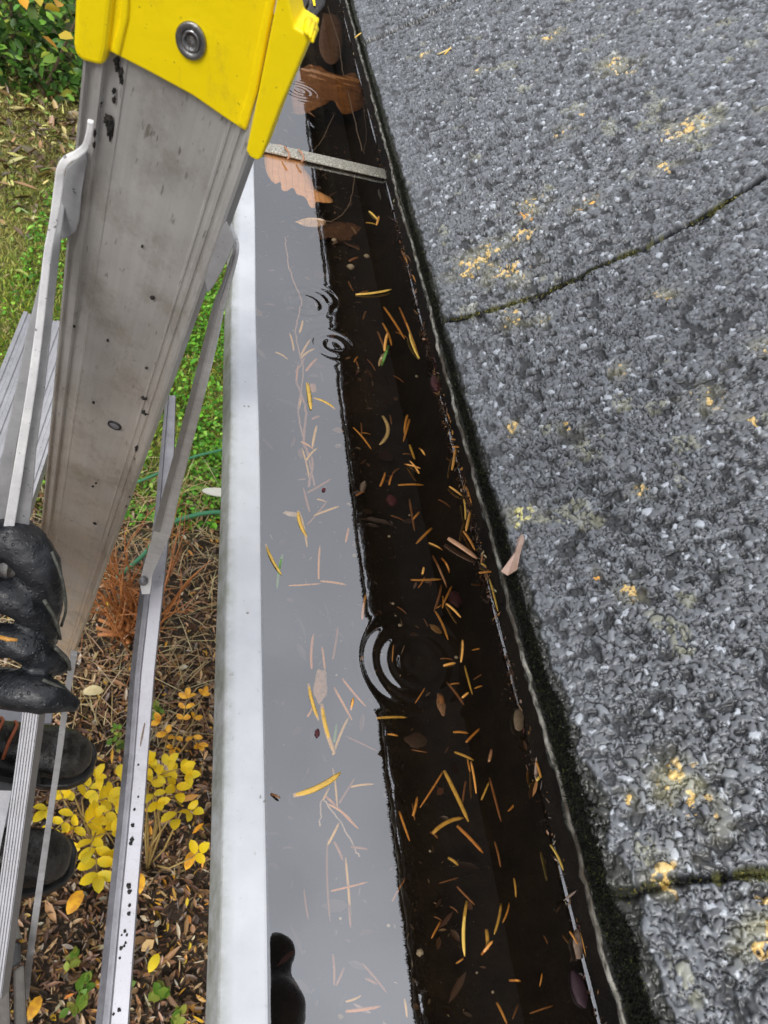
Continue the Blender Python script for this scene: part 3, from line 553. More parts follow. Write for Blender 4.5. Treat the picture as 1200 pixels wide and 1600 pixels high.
# ------------------------------------------------------------------ water
RIPS = [(477, 474, .0092, .00021), (492, 466, .0070, .00006), (521, 540, .0092, .00021), (651, 1036, .0078, .00022), (468, 142, .0075, .0003)]
RIPR = [.027, .030, .025, .040, .035]
def water():
    x = np.concatenate([np.arange(.0490, .1729, .0010), np.arange(.1730, .1772, .00025)]); y = np.concatenate([np.arange(-.2, 1.45, .0010), [2, 3, 4.9]])
    X, Y = np.meshgrid(x, y, indexing='ij'); Z = np.zeros_like(X)
    Z += .00009*(fbm(X*20, Y*10, 3, 3)-.5)+.00005*(fbm(X*70, Y*75, 2, 13)-.5)+.000012*(fbm(X*200, Y*260, 2, 14)-.5)
    for (px, py, wl, am), rr in zip(RIPS, RIPR):
        c = H(px, py, HW); d = np.hypot(X-c[0], Y-c[1]); Z += am*np.cos(2*np.pi*d/wl+.6)*np.exp(-((d-rr*.42)/(rr*.27))**2)*np.clip(d/.002, 0, 1)*(.85+.2*np.sin(np.arctan2(Y-c[1], X-c[0])*1.0+px)+.15*np.sin(np.arctan2(Y-c[1], X-c[0])*3+py))
    mw_ = .0011*(1+.5*np.sin(Y*41)+.7*(fbm(Y*60, Y*0, 3, 9)-.5)); Z += mw_*np.exp(-np.clip(.1768-X, 0, 1)/.0013)                       # meniscus creeping up the back wall
    Z += .0016*np.exp(-(X-.0490)/.0008)
    n = len(y); i, j = np.meshgrid(np.arange(len(x)-1), np.arange(n-1), indexing='ij'); a0 = (i*n+j).ravel()
    t = NT('water_surface'); t.t.nodes.remove(t.p); tr = t.n('ShaderNodeBsdfTransparent'); tr.inputs[0].default_value = (.90, .81, .70, 1)
    gl = t.n('ShaderNodeBsdfGlossy'); gl.inputs['Roughness'].default_value = .0; gl.inputs[0].default_value = (.95, .97, 1, 1)
    lw = t.n('ShaderNodeLayerWeight'); lw.inputs[0].default_value = .5; pw = t.n('ShaderNodeMath', operation='POWER'); t.l(lw.outputs['Facing'], pw.inputs[0]); pw.inputs[1].default_value = 5
    fr = t.n('ShaderNodeMapRange'); t.l(pw.outputs[0], fr.inputs[0]); fr.inputs[3].default_value = .245; mx = t.n('ShaderNodeMixShader'); t.l(fr.outputs[0], mx.inputs[0]); t.l(tr.outputs[0], mx.inputs[1]); t.l(gl.outputs[0], mx.inputs[2]); t.l(mx.outputs[0], t.out.inputs[0])
    o = link('water', npmesh('water', np.stack([X, Y, Z+CAMZ-HW], -1).reshape(-1, 3), np.stack([a0, a0+n, a0+n+1, a0+1], 1)), t.m, smooth=True)
    tag(o, 'still rain water standing in the gutter, mirroring the sky, with drop rings', 'water', kind='structure')
water()
exec_more = True
# =================================================================== NEEDLES AND DEBRIS IN THE GUTTER
def nmat(name, c1, c2):
    t = NT(name); oi = t.n('ShaderNodeObjectInfo'); n = t.noise(t.coord(), 500, 3)
    a = t.mix(oi.outputs['Random'], c1, c2); a = t.mix(t.ramp(n, [(.5, (0,)), (.75, (.6,))]), a, tuple(x*.45 for x in c1)); t.set(col=a, rough=.4, spec=.5); return t.m
MN_o = nmat('needle_orange', (.60, .25, .05), (.75, .38, .08)); MN_y = nmat('needle_yellow', (.72, .48, .10), (.68, .42, .08)); MN_g = nmat('needle_green', (.10, .26, .06), (.16, .34, .07)); MN_d = nmat('needle_dark', (.22, .10, .04), (.34, .16, .06)); MN_p = nmat('needle_pale', (.62, .50, .28), (.66, .52, .24))
G = {'s': ('pine needles sunk in the bright sky reflection', 'orange brown pine needle sunk in the pale sky mirroring half of the gutter water'),
     'd': ('pine needles in the dark half of the water', 'orange brown pine needle in the dark shaded half of the gutter water'),
     'e': ('pine needles caught on the back edge', 'orange pine needle caught with others along the back waterline of the gutter'),
     'r': ('pine needles on the roof', 'small dry needle lying on the grey roof shingles')}
def needle(a, b, zone='d', mat=None, wpx=4.5, bend=0., down=None, label=None, name='pine_needle'):
    dn = down if down is not None else {'s': HW+rng.uniform(.0008, .006), 'd': HW+rng.choice([-.0004, .001, .003, .008]), 'e': HW-.0015, 'r': 0}[zone]
    if zone == 'r': q0, q1 = RP(*a)+RN*.0015, RP(*b)+RN*.002; up = RN
    else: q0, q1 = H(*a, dn), H(*b, dn+rng.normal(0, .001)); up = np.array([0, 0, 1.])
    z = np.dot((q0+q1)/2-CAM, F_); r = wpx*.50/FPX*z; d = q1-q0; s = np.cross(d, up); pts = []
    for t_ in np.linspace(0, 1, 8): pts.append(q0+d*t_+s*bend*4*t_*(1-t_)+up*.0006*math.sin(t_*3))
    org = (q0+q1)/2; rad = [r*x for x in (.75, .95, 1, 1, 1, .97, .88, .35)]
    V, Fs = tube([p-org for p in pts], rad, 6, .45, up); o = link(name, pymesh(name, V, Fs), mat or MN_o, smooth=True); o.location = tuple(org)
    tag(o, label or G[zone][1], 'pine needle', None if label else G[zone][0]); return o
# dark half, transcribed
for q in [(556,460,612,452),(600,480,632,530),(590,518,602,550),(598,505,612,540),(637,648,632,678),(552,668,580,702),(640,695,648,718),(632,725,657,732),(594,760,602,738),(608,758,613,742),(622,758,662,758),(556,775,570,768),(640,780,648,830),(655,800,645,812),(675,825,650,850),(670,848,692,860),(676,868,698,918),(690,872,702,895),(566,968,572,928),(642,906,690,905),(660,897,662,886),(690,914,678,955),(706,916,693,944),(680,955,700,1000),(697,943,720,965),(723,1000,720,1035),(726,1040,738,1085),(698,1066,725,1102),(722,1090,732,1082),(693,1040,712,1036),(588,1122,636,1121),(605,1147,622,1150),(708,1144,732,1146),(728,1160,750,1138),(710,1175,740,1188),(736,1190,744,1240),(692,1206,656,1262),(645,1275,652,1245),(624,1268,640,1314),(728,1220,722,1258),(765,1215,783,1284),(752,1250,764,1222),(773,1315,782,1355),(714,1385,742,1414),(803,1372,806,1402),(783,1412,772,1460),(752,1492,770,1470),(795,1532,814,1533),(776,1566,792,1600),(640,655,630,690),(655,560,640,520),(575,455,556,462),(572,348,590,352),(545,408,560,402),(577,330,592,345),(592,338,588,352),(601,548,606,520),(480,175,492,183),(624,480,655,560),(700,1340,716,1352),(548,1110,552,1090),(764,1190,768,1170),(672,1300,684,1310),(655,700,664,712)]:
    needle(q[:2], q[2:], 'd', random.choice([MN_o, MN_o, MN_y, MN_d]), rng.uniform(3.2, 5), rng.normal(0, .018))
for a, b, mt, w_, bd, lb in [((694,1204),(732,1284),MN_y,7.5,0,'thick golden needle, upper arm of the V shape in the dark water'), ((676,1302),(724,1278),MN_y,6.5,-.08,'golden needle lying level at the lower end of the long thick one'), ((714,1290),(755,1333),MN_o,6,0,'orange needle slanting down right from the V shaped pair'),
        ((730,1408),(726,1495),MN_y,6,.06,'long upright golden needle near the bottom of the dark water'), ((760,1452),(762,1484),MN_y,7,0,'short thick yellow needle near the bottom of the dark water'),
        ((598,650),(593,695),MN_p,6.5,-.16,'pale yellow needle curved like a bracket in the dark water'), ((607,540),(596,572),MN_g,5.5,0,'green needle in the upper part of the dark water'), ((602,552),(592,572),MN_p,5,.05,'pale needle tip crossing the green one'),
        ((690,1100),(687,1085),MN_d,11,0,'short wide brown bud scale in the dark water')]:
    needle(a, b, 'd', mt, w_, bd, HW+.001, lb)
for k in range(46):
    py = rng.uniform(420, 1590); bx = 490+.117*(py-250); rx = 640+.27*(py-430); px = rng.uniform(bx+20, rx-40); a = rng.uniform(0, 3.1); L = rng.uniform(10, 26)*(.5+py/1600)
    needle((px, py), (px+L*math.cos(a), py+L*math.sin(a)), 'd', random.choice([MN_d, MN_d, MN_o]), rng.uniform(2, 3.6), rng.normal(0, .03), HW+rng.uniform(.012, .03))
# bright half, transcribed
for q in [(459,548,452,520),(470,556,485,530),(478,580,496,560),(463,595,466,570),(470,560,492,545),(466,640,472,620),(487,655,500,650),(495,665,488,700),(470,690,490,702),(472,700,485,760),(480,770,518,748),(478,720,496,700),(484,800,474,762),(495,780,510,785),(530,791,490,806),(480,820,512,782),(468,800,480,855),(545,825,540,848),(498,905,500,852),(451,915,502,912),(500,908,542,914),(487,1045,490,990),(508,1050,503,1010),(520,1030,528,978),(535,1060,572,1104),(522,1074,550,1125),(520,1180,545,1120),(540,1150,590,1174),(480,1120,490,1100),(545,1230,585,1225),(505,1250,515,1230),(508,1243,560,1295),(510,1255,548,1280),(520,1200,527,1262),(530,1255,555,1215),(512,1320,530,1285),(512,1310,516,1440),(522,1315,536,1345),(540,1340,548,1440),(517,1392,575,1378),(548,1323,575,1327),(475,1388,482,1437),(545,1415,548,1450),(613,1408,634,1372),(566,1505,605,1552),(570,1528,590,1538),(540,1580,595,1572),(540,1565,565,1555),(520,1490,522,1540),(525,1540,538,1510),(632,1560,636,1590),(430,550,450,562),(468,520,473,500)]:
    needle(q[:2], q[2:], 's', random.choice([MN_o, MN_y, MN_d]), rng.uniform(3, 5), rng.normal(0, .02))
for a, b, mt, w_, bd, lb in [((480,598),(486,640),MN_y,7,0,'short thick orange needle by the small brown seed husk'), ((490,622),(524,640),MN_y,5,-.08,'curved pale needle just right of the seed husk'), ((415,850),(440,898),MN_y,5,.05,'tan needle floating by the white rim and crossed by a green one'),
        ((442,866),(433,920),MN_g,5,.03,'green needle floating near the white rim'), ((503,1100),(523,1178),MN_y,8,.05,'long golden needle hanging below the brown bud husk'), ((482,1068),(498,1126),MN_y,6,.04,'golden needle left of the brown bud husk'),
        ((458,1243),(532,1207),MN_y,9,.07,'thick golden needle slanting across the bright water'), ((522,1160),(526,1130),MN_g,5,0,'small green needle sliver beside the long golden needle'), ((421,1240),(438,1247),MN_d,4,0,'short brown needle touching the white rim'), ((466,798),(480,840),MN_y,6,.08,'bent orange needle beside the pale flower scale')]:
    needle(a, b, 's', mt, w_, bd, HW+.0005, lb)
# caught along the back waterline
for q in [(633,398,643,425),(645,430,655,450),(697,600,704,635),(700,620,706,660),(694,618,700,650),(715,665,718,680),(705,686,726,690),(706,698,720,700),(712,700,706,735),(720,735,730,715),(730,720,732,770),(702,760,722,775),(728,760,742,800),(725,780,727,812),(735,800,728,830),(740,820,748,835),(724,830,742,860),(765,835,786,842),(755,868,770,870),(752,880,765,895),(762,890,775,910),(748,895,772,893),(765,905,778,955),(768,880,772,905),(806,1005,804,1050),(800,1040,806,1055),(815,1070,820,1100),(825,1115,832,1135),(840,1180,850,1195),(838,1220,848,1210),(902,1430,916,1495),(890,1455,905,1480),(860,1320,880,1360),(838,1190,845,1215),(655,740,640,720)]:
    needle(q[:2], q[2:], 'e', random.choice([MN_o, MN_o, MN_y]), rng.uniform(3.5, 5.5), rng.normal(0, .03), HW-rng.uniform(0, .006))
for k in range(42):
    py = rng.choice([rng.uniform(400, 700), rng.uniform(650, 930), rng.uniform(1000, 1560)], p=[.2, .55, .25]); q_ = None
    bx = 640+.262*(py-392)+rng.uniform(-6, 16); a = rng.normal(1.25, .5); L = rng.uniform(12, 30)*(.5+py/1700)
    needle((bx-L*.5*math.cos(a), py-L*.5*math.sin(a)), (bx+L*.5*math.cos(a), py+L*.5*math.sin(a)), 'e', random.choice([MN_o, MN_d, MN_o, MN_p]), rng.uniform(2.8, 5), rng.normal(0, .03), HW-rng.uniform(.0005, .005))
needle((700,841),(746,873),'e',nmat('pinkish', (.6,.32,.17), (.62,.34,.2)),10,0,HW-.003,'thick pinkish needle bundle jutting left from the back waterline')
for q in [(695,88,705,78),(555,62,566,55)]: needle(q[:2], q[2:], 'r', MN_y, 4, .1)
needle((684,88),(707,79),'r',MN_p,4.5,.15,label='curved pale needle lying in the farthest roof joint')
# more organic fragments: scale leaves, seeds, roots
def blob(name, label, cat, px, py, rx, ry, down, col, h=.4, rotd=0, rough=.6, spikes=0):
    c = H(px, py, down); z = np.dot(c-CAM, F_); rx, ry = rx/FPX*z, ry/FPX*z; bm = bmesh.new(); bmesh.ops.create_icosphere(bm, subdivisions=3, radius=1)
    for v in bm.verts:
        n_ = 1+.15*math.sin(v.co.x*4+px)*math.cos(v.co.y*5+py); v.co = Vector((v.co.x*rx*n_, v.co.y*ry*n_, v.co.z*min(rx, ry)*h))
    me = bpy.data.meshes.new(name); bm.to_mesh(me); bm.free(); o = link(name, me, plain('m_'+name, col, tuple(x*.55 for x in col), 700, rough, .5, .6, .0006), smooth=True)
    o.location = tuple(c); o.rotation_euler.z = math.radians(rotd); tag(o, label, cat); return o
blob('seed_husk', 'small brown seed husk in the bright reflection beside a short thick needle', 'seed', 489, 606, 6, 11, HW+.001, (.50, .27, .14))
blob('bud_husk', 'flat tan bud husk at the head of the long golden needle', 'seed', 501, 1070, 11, 30, HW+.001, (.50, .34, .22), .2, -8)
blob('dark_seed', 'tiny dark red seed in the bright upper part of the water', 'seed', 506, 765, 3, 4, HW-.0005, (.12, .01, .02))
blob('dark_seed', 'pair like dark red seed left of the long golden needle tip', 'seed', 496, 1145, 4, 7, HW-.0005, (.08, .01, .015))
blob('flower_scale', 'pale papery flower scale left of the bent orange needle', 'plant scrap', 455, 803, 13, 5, HW+.0005, (.62, .50, .36), .2, -10)
blob('brown_scale', 'flat dull orange scale in the dark water above the ripple rings', 'plant scrap', 681, 983, 11, 6, HW+.008, (.34, .20, .07), .2, -40)
blob('brown_scale', 'upright pinkish brown winged scale in the dark water below the ripple rings', 'plant scrap', 689, 1100, 7, 20, HW+.004, (.42, .26, .15), .2)
blob('waterlogged_clump', 'loose clump of reddish brown debris on the dark gutter floor', 'debris', 655, 1158, 24, 14, HB-.002, (.06, .035, .025), .2)
blob('berry', 'wrinkled dark red berry skin at the back waterline', 'berry', 682, 600, 9, 18, HW-.001, (.09, .02, .025), .6)
blob('berry', 'dark red berry skin deep in the water by the level needle', 'berry', 612, 782, 9, 12, HW+.01, (.10, .02, .03), .5)
blob('berry', 'dull purple berry skin at the lower end of the back waterline', 'berry', 905, 1545, 12, 25, HW-.001, (.05, .02, .03), .5)
blob('berry', 'dark purple berry skin between needles near the back wall', 'berry', 711, 935, 11, 15, HW+.012, (.07, .02, .03), .5)
blob('winged_seed', 'brown winged seed stuck on the back waterline', 'seed', 811, 1125, 9, 19, HW-.002, (.20, .14, .08), .3, -15)
blob('winged_seed', 'pale brown winged seed stuck low on the back waterline', 'seed', 903, 1476, 8, 22, HW-.002, (.34, .24, .18), .3, -15)
for i, (px, py, s) in enumerate([(614,943,2.5),(625,977,3),(618,962,1.5),(713,1027,3),(656,1488,6),(548,417,6),(573,400,4.5),(522,375,4),(651,588,2.5),(608,838,2.5),(640,805,2),(560,575,1.6),(526,1055,2),(607,1446,3),(532,1435,2.5),(672,1330,2),(770,1550,2.4),(745,1520,2)]):
    blob('grit', 'tiny pale grit speck in the gutter water', 'grit', px, py, s, s*.9, HW+.002, (.5, .47, .38), .7)['group'] = 'grit specks in the water'
def crumbs():
    n = 2600; y = rng.uniform(-.1, 1.3, n); x = .053+.120*rng.beta(1.6, 1.1, n); z = CAMZ-HB+.002+rng.random(n)*.003
    s_ = np.stack([rng.uniform(.3, 1, n), rng.uniform(.4, 1.6, n), rng.uniform(.4, 1, n)], 1)*(.0016*rng.lognormal(0, .5, n))[:, None]
    tag(link('sediment', cloud('sediment', LEAF, LEAFF, np.stack([x, y, z], 1), rotz_tilt(n, .3), s_, pal(n, [(.05, .03, .015), (.10, .06, .03), (.18, .12, .07), (.03, .02, .012), (.3, .24, .16)], [5, 4, 2, 4, .6], .3)), M_litter), 'brown crumbs of silt on the gutter floor', 'sediment', kind='stuff')
    n = 420; y = rng.uniform(-.1, 1.3, n); x = .056+.105*rng.random(n); z = CAMZ-HB+.004+rng.random(n)*.012
    s_ = np.stack([rng.uniform(.3, 1, n), rng.uniform(.5, 1.4, n), rng.uniform(.3, 1, n)], 1)*(.0065*rng.lognormal(0, .45, n))[:, None]
    tag(link('sunken_leaf_scraps', cloud('sunken_leaf_scraps', LEAF, LEAFF, np.stack([x, y, z], 1), rotz_tilt(n, .3), s_, pal(n, [(.05, .028, .016), (.09, .045, .025), (.13, .07, .035), (.035, .02, .015), (.08, .03, .03)], [5, 4, 2, 4, 1], .3)), M_litter), 'rotting brown leaf scraps sunk on the gutter floor', 'leaf scraps', kind='stuff')
    n = 1500; y = rng.uniform(-.1, 1.2, n); y = np.where(rng.random(n) < .5, rng.normal(.33, .12, n), y); x = .1768-np.abs(rng.normal(0, .0018, n)); z = CAMZ-HW+rng.uniform(0, .006, n)
    s_ = np.stack([rng.uniform(.3, 1, n), rng.uniform(.4, 2.4, n), rng.uniform(.4, 1, n)], 1)*(.0014*rng.lognormal(0, .5, n))[:, None]
    tag(link('wet_crumbs', cloud('wet_crumbs', LEAF, LEAFF, np.stack([x, y, z], 1), rotz_tilt(n, .5, rng.normal(0, .5, n)), s_, pal(n, [(.12, .06, .03), (.35, .18, .07), (.05, .03, .02), (.4, .3, .2), (.09, .03, .03)], [4, 2, 4, .7, 1], .3)), M_litter), 'brown plant crumbs stuck along the back waterline', 'debris', kind='stuff')
crumbs()
# fine root threads
def thread(pts, label, col=(.45, .30, .2), w_=.0004, down=HW+.004, name='root_thread'):
    q = catmull([H(x, y, down) for x, y in pts], 8); q = [p+np.array([rng.normal(0, .0003), rng.normal(0, .0003), 0]) for p in q]
    o = link(name, pymesh(name, *tube(q, [w_]*len(q), 5)), plain('m_thread', col, tuple(x*.7 for x in col), 300, .5), smooth=True); tag(o, label, 'root')
thread([(445,370),(452,420),(470,470),(462,520),(474,580),(466,640),(478,700),(492,760)], 'longest pale root thread wandering down the bright water', (.42,.27,.2), .0006)
thread([(476,560),(462,590),(478,640),(474,690),(488,720),(482,762)], 'short reddish root thread tangled with the longest one', (.4,.22,.15), .0009)
thread([(512,10),(530,70),(536,115),(548,160),(565,235)], 'pale cobweb like thread running over the brown sunken leaf', (.34,.29,.24), .0006, HW+.002)
thread([(556,270),(545,320),(520,345),(500,342)], 'thin dark thread curling below the bracket strap', (.26,.2,.15), .0005, HW+.002)
thread([(545,30),(560,120),(572,200),(568,240)], 'faint brown thread close to the back wall beside the sunken leaf', (.16,.11,.08), .0005, HW+.004)
thread([(522,178),(505,215),(490,235)], 'short thread just above the bracket strap', (.25,.2,.16), .0005, HW+.003)
thread([(563,1340),(540,1300),(505,1250),(500,1290)], 'fine pale root loop in the lower bright water', (.5,.4,.32), .0004)
thread([(636,385),(650,470),(668,540),(690,640)], 'dark root lying deep along the back of the gutter', (.12,.08,.06), .0008, HB-.004)
# leaves in the water
def oak(name, label, outline, down, col1, col2, curl=.002, alpha=1):
    pts = [H(x, y, down) for x, y in outline]; pts = catmull(pts+[pts[0]], 4)[:-1]; c = sum(pts)/len(pts)
    from mathutils.geometry import tessellate_polygon
    q = [p+np.array([0, 0, curl*math.sin(i*.33)])-c for i, p in enumerate(pts)]
    me = pymesh(name, q, tessellate_polygon([[Vector((p[0], p[1], 0)) for p in q]]))
    t = NT('m_'+name); n1 = t.noise(t.coord(), 120, 6, .7); wv = t.n('ShaderNodeTexWave', Scale=55., Distortion=2.5); wv.inputs['Detail'].default_value = 2; t.l(t.coord(), wv.inputs[0]); t.set(col=t.mix(t.ramp(wv.outputs[1], [(.0, (.55,)), (.07, (0,))]), t.mix(t.ramp(n1, [(.3, (0,)), (.7, (1,))]), col1, col2), tuple(x*.45 for x in col1)), rough=.45); t.bump(n1, .6, .002)
    o = link(name, me, t.m, smooth=True); o.location = tuple(c); b = o.modifiers.new('b', 'SUBSURF'); b.subdivision_type = 'SIMPLE'; b.levels = b.render_levels = 2
    tx = bpy.data.textures.new(name, 'CLOUDS'); tx.noise_scale = .012; d = o.modifiers.new('d', 'DISPLACE'); d.texture = tx; d.strength = curl*1.2; d.direction = 'Z'; d.texture_coords = 'GLOBAL'
    s = o.modifiers.new('s', 'SOLIDIFY'); s.thickness = .0005; tag(o, label, 'leaf'); return o
oak('oak_leaf', 'pale orange lobed oak leaf floating just below the bracket strap', [(413,234),(432,227),(452,233),(468,243),(480,252),(474,262),(486,280),(490,293),(502,301),(517,309),(519,317),(506,318),(494,316),(492,324),(484,322),(476,309),(464,305),(458,294),(448,298),(440,296),(438,286),(430,288),(420,276),(414,258)], HW+.0012, (.70, .36, .14), (.85, .52, .25), .0006)
oak('dead_leaf', 'large crumpled brown leaf sunk in the water above the bracket strap', [(455,150),(470,112),(500,106),(525,118),(545,110),(566,118),(574,140),(572,162),(552,172),(534,172),(520,160),(500,172),(478,176),(462,172)], HW+.004, (.15, .065, .02), (.34, .15, .045), .004)
oak('dead_leaf', 'small pale leaf scrap below the oak leaf', [(460,347),(485,342),(508,346),(505,352),(485,354),(470,352)], HW+.001, (.5, .36, .25), (.6, .45, .33), .001)
oak('dead_leaf', 'broad dark brown leaf lying on the gutter floor below the strap', [(495,352),(540,352),(590,372),(610,392),(600,410),(560,392),(520,378),(498,375)], HB-.004, (.07, .035, .02), (.14, .07, .035), .003)
oak('dead_leaf', 'brown leaf sunk beneath the black ladder pad at the far end', [(505,20),(528,30),(535,60),(530,90),(512,95),(498,70)], HW+.006, (.12, .07, .045), (.2, .12, .08), .003)
# pinkish leaf sticking out of the roof edge (mirrored as a spike in the water)
def edge_leaf():
    q = [RP(x, y)+RN*h_ for x, y, h_ in ((818,842,.001),(822,850,.0015),(816,872,.002),(810,898,.0012),(805,893,.0),(806,868,.0),(811,848,.0))]
    tip = np.array([LIPX-.0045, RP(806,880)[1]-.004, CAMZ-LIPD+.001]); q = [p+RN*.0028 for p in q]; q = q[:4]+[RP(806,900)-RS*.003+RN*.002, tip]+q[5:]
    c = sum(q)/len(q); V = [p-c for p in q]+[np.zeros(3)+RN*.0006]; n = len(q)
    o = link('pink_leaf', pymesh('pink_leaf', V, [(i, (i+1) % n, n) for i in range(n)]), plain('m_pink', (.42, .27, .20), (.5, .36, .30), 200, .5)); o.location = tuple(c); s = o.modifiers.new('s', 'SOLIDIFY'); s.thickness = .0004
    tag(o, 'dry pinkish leaf wedged at the roof edge below the pale lichen spot', 'leaf')
edge_leaf()

# =================================================================== LADDER
VPL = (23, 1281); AX = ray(*VPL); AX = AX/np.linalg.norm(AX)
z0 = .205; A0 = P(170, 80, z0)
# right edge of the web on the same cross section
rr_ = ray(385, 205); zz = np.dot(A0-CAM, AX)/np.dot(rr_, AX); A1 = CAM+rr_*zz
WV = A1-A0; WID = np.linalg.norm(WV); WV /= WID; NV = np.cross(WV, AX); NV /= np.linalg.norm(NV)
if np.dot(NV, CAM-A0) < 0: NV = -NV
print('web width', WID, 'z', z0, zz)
def W(px, py, v=0.): return HP(px, py, A0+NV*v, NV)        # photo point on the web plane raised v towards the camera
def uvw(u, v, t): return A0+WV*u+NV*v+AX*t                 # u across, v out, t down the stile
tL = np.dot(W(118, 1045)-A0, AX)
LAD = empty('ladder', (-.1, .3, 0), 'aluminium ladder with a yellow plastic end cap beside the gutter', 'ladder')
def stile():
    Wd = WID; k = Wd/.05; th = .0015
    out = [(-.0085, -.014), (-.0062, -.0045), (-.0058, .0022), (-.0050, .0022), (-.0048, .0004), (-.0028, .0004), (-.0024, .0022), (-.0004, .0022), (0, 0),
           (.10*Wd, 0), (.11*Wd, .0005), (.13*Wd, .0005), (.14*Wd, 0), (.86*Wd, 0), (.87*Wd, .0006), (.885*Wd, .0006), (.89*Wd, 0), (.92*Wd, 0), (.93*Wd, .0008), (.96*Wd, .0008), (.97*Wd, 0), (Wd, .0002), (Wd+.0010, .0032), (Wd+.0022, .0036), (Wd+.0032, .003), (Wd+.0036, -.014)]
    inn = [(u+(.001 if u < Wd/2 else -.001), v-th-(.0006 if abs(v) < .003 else 0)) for u, v in out][::-1]
    prof = out+inn
    secs = [[uvw(u*1.0, v, t) for u, v in prof] for t in np.linspace(-.035, tL, 24)]
    V, Fs = extrude(secs, caps=False)
    t = NT('stile_aluminium'); c = t.coord(); n1 = t.noise(c, 22, 6, .65); n3 = t.noise(c, 900, 3, .6); n4 = t.noise(c, 170, 5, .7)
    # brushed streaks along the stile: mapping rotated so that its z runs along the axis
    rot = Matrix((tuple(WV), tuple(NV), tuple(AX))).to_4x4(); mp = t.n('ShaderNodeMapping', vector_type='POINT'); mp.inputs['Rotation'].default_value = rot.to_euler(); mp2 = t.n('ShaderNodeMapping'); mp2.inputs['Scale'].default_value = (1, 1, .03)
    tc = t.n('ShaderNodeTexCoord'); t.l(tc.outputs['Object'], mp.inputs[0]); t.l(mp.outputs[0], mp2.inputs[0]); st = t.noise(mp2.outputs[0], 380, 4, .6); mp3 = t.n('ShaderNodeMapping'); mp3.inputs['Scale'].default_value = (1, 1, .22); t.l(mp.outputs[0], mp3.inputs[0]); bl = t.noise(mp3.outputs[0], 480, 3, .6)
    a = t.mix(t.ramp(n1, [(.3, (0,)), (.7, (1,))]), (.46, .45, .44), (.60, .59, .57)); a = t.mix(t.ramp(st, [(.4, (0,)), (.7, (.22,))]), a, (.24, .23, .21))
    a = t.mix(t.ramp(n4, [(.62, (0,)), (.72, (.3,))]), a, (.60, .58, .55)); a = t.mix(t.ramp(bl, [(.64, (0,)), (.72, (.7,))]), a, (.12, .10, .07))
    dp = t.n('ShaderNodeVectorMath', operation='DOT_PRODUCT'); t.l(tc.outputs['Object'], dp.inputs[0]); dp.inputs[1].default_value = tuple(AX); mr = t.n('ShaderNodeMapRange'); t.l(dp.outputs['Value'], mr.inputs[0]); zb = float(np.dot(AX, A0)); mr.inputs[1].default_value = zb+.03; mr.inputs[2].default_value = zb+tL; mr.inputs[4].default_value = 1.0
    mm = t.n('ShaderNodeMath', operation='MULTIPLY'); t.l(mr.outputs[0], mm.inputs[0]); t.l(t.ramp(t.noise(mp3.outputs[0], 90, 6, .7), [(.3, (.45,)), (.65, (1,))]), mm.inputs[1]); a = t.mix(mm.outputs[0], a, (.80, .58, .35))  # tan towards the lower end: dirt film with ground reflection painted in
    gr_ = t.noise(t.coord('Object', (1, 1, .6)), 38, 7, .75); a = t.mix(t.ramp(gr_, [(.50, (0,)), (.68, (.55,))]), a, (.24, .19, .13)); a = t.mix(t.ramp(t.noise(t.coord(), 16, 3), [(.5, (0,)), (.7, (.35,))]), a, (.75, .74, .72))  # grime, plus blotches that paint soft reflections into the colour
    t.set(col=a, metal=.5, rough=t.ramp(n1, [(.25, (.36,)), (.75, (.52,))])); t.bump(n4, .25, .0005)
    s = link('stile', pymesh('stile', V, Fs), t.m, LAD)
    # black tar flecks
    mt = plain('tar', (.012, .011, .011), (.03, .026, .022), 900, .6, .3, .8, .0008)
    for (px, py, rx, ry) in ((172, 200, 5, 15), (168, 188, 5, 8), (189, 115, 3, 7), (183, 105, 3, 6), (190, 125, 3, 5), (155, 160, 4, 5), (178, 142, 2.5, 4), (148, 208, 2, 6), (147, 226, 2, 4), (178, 156, 2.5, 4), (225, 622, 4, 3), (226, 645, 4.5, 4), (213, 700, 2, 8), (215, 719, 4.5, 4), (198, 775, 4, 9), (194, 790, 4, 4), (148, 818, 2.5, 2.5), (238, 465, 3, 3), (146, 629, 2, 2), (229, 575, 1.5, 1.5), (182, 95, 4, 5), (222, 385, 1.5, 1.5), (116, 510, 1.6, 1.6), (168, 532, 1.6, 1.6), (145, 760, 1.6, 1.6), (150, 755, 1.4, 1.4)):
        c0 = W(px, py, .0006 if px > 150 else .0022); z = np.dot(c0-CAM, F_); bm = bmesh.new(); bmesh.ops.create_icosphere(bm, subdivisions=3, radius=1)
        for v_ in bm.verts:
            f = 1+.5*math.sin(v_.co.x*5+px)*math.sin(v_.co.y*6+py)+.25*math.sin(v_.co.y*13+v_.co.x*9); p = (WV*v_.co.x*rx/FPX*z+AX*v_.co.y*ry/FPX*z*1.3)*f+NV*v_.co.z*.0007; v_.co = Vector(tuple(c0+p))
        me = bpy.data.meshes.new('tar_fleck'); bm.to_mesh(me); bm.free(); link('tar_fleck', me, mt, s, True)
    # step rivet with black ring
    c0 = W(179, 665, .0004); z = np.dot(c0-CAM, F_)
    def disc(c0, rads, mat, name, par, hs_, sx=1, sy=1):
        rings = [[c0+WV*sx*r*math.cos(a)+AX*sy*r*math.sin(a)+NV*h_ for a in np.linspace(0, 2*math.pi, 40, endpoint=False)] for r, h_ in zip(rads, hs_)]
        return link(name, pymesh(name, *extrude(rings)), mat, par, True)
    disc(c0, [.0037, .0036, .0029, .0028], plain('ring_dark', (.01, .01, .012), (.02, .02, .02), 300, .4), 'rivet_ring', s, [-.0005, .0004, .0006, 0])
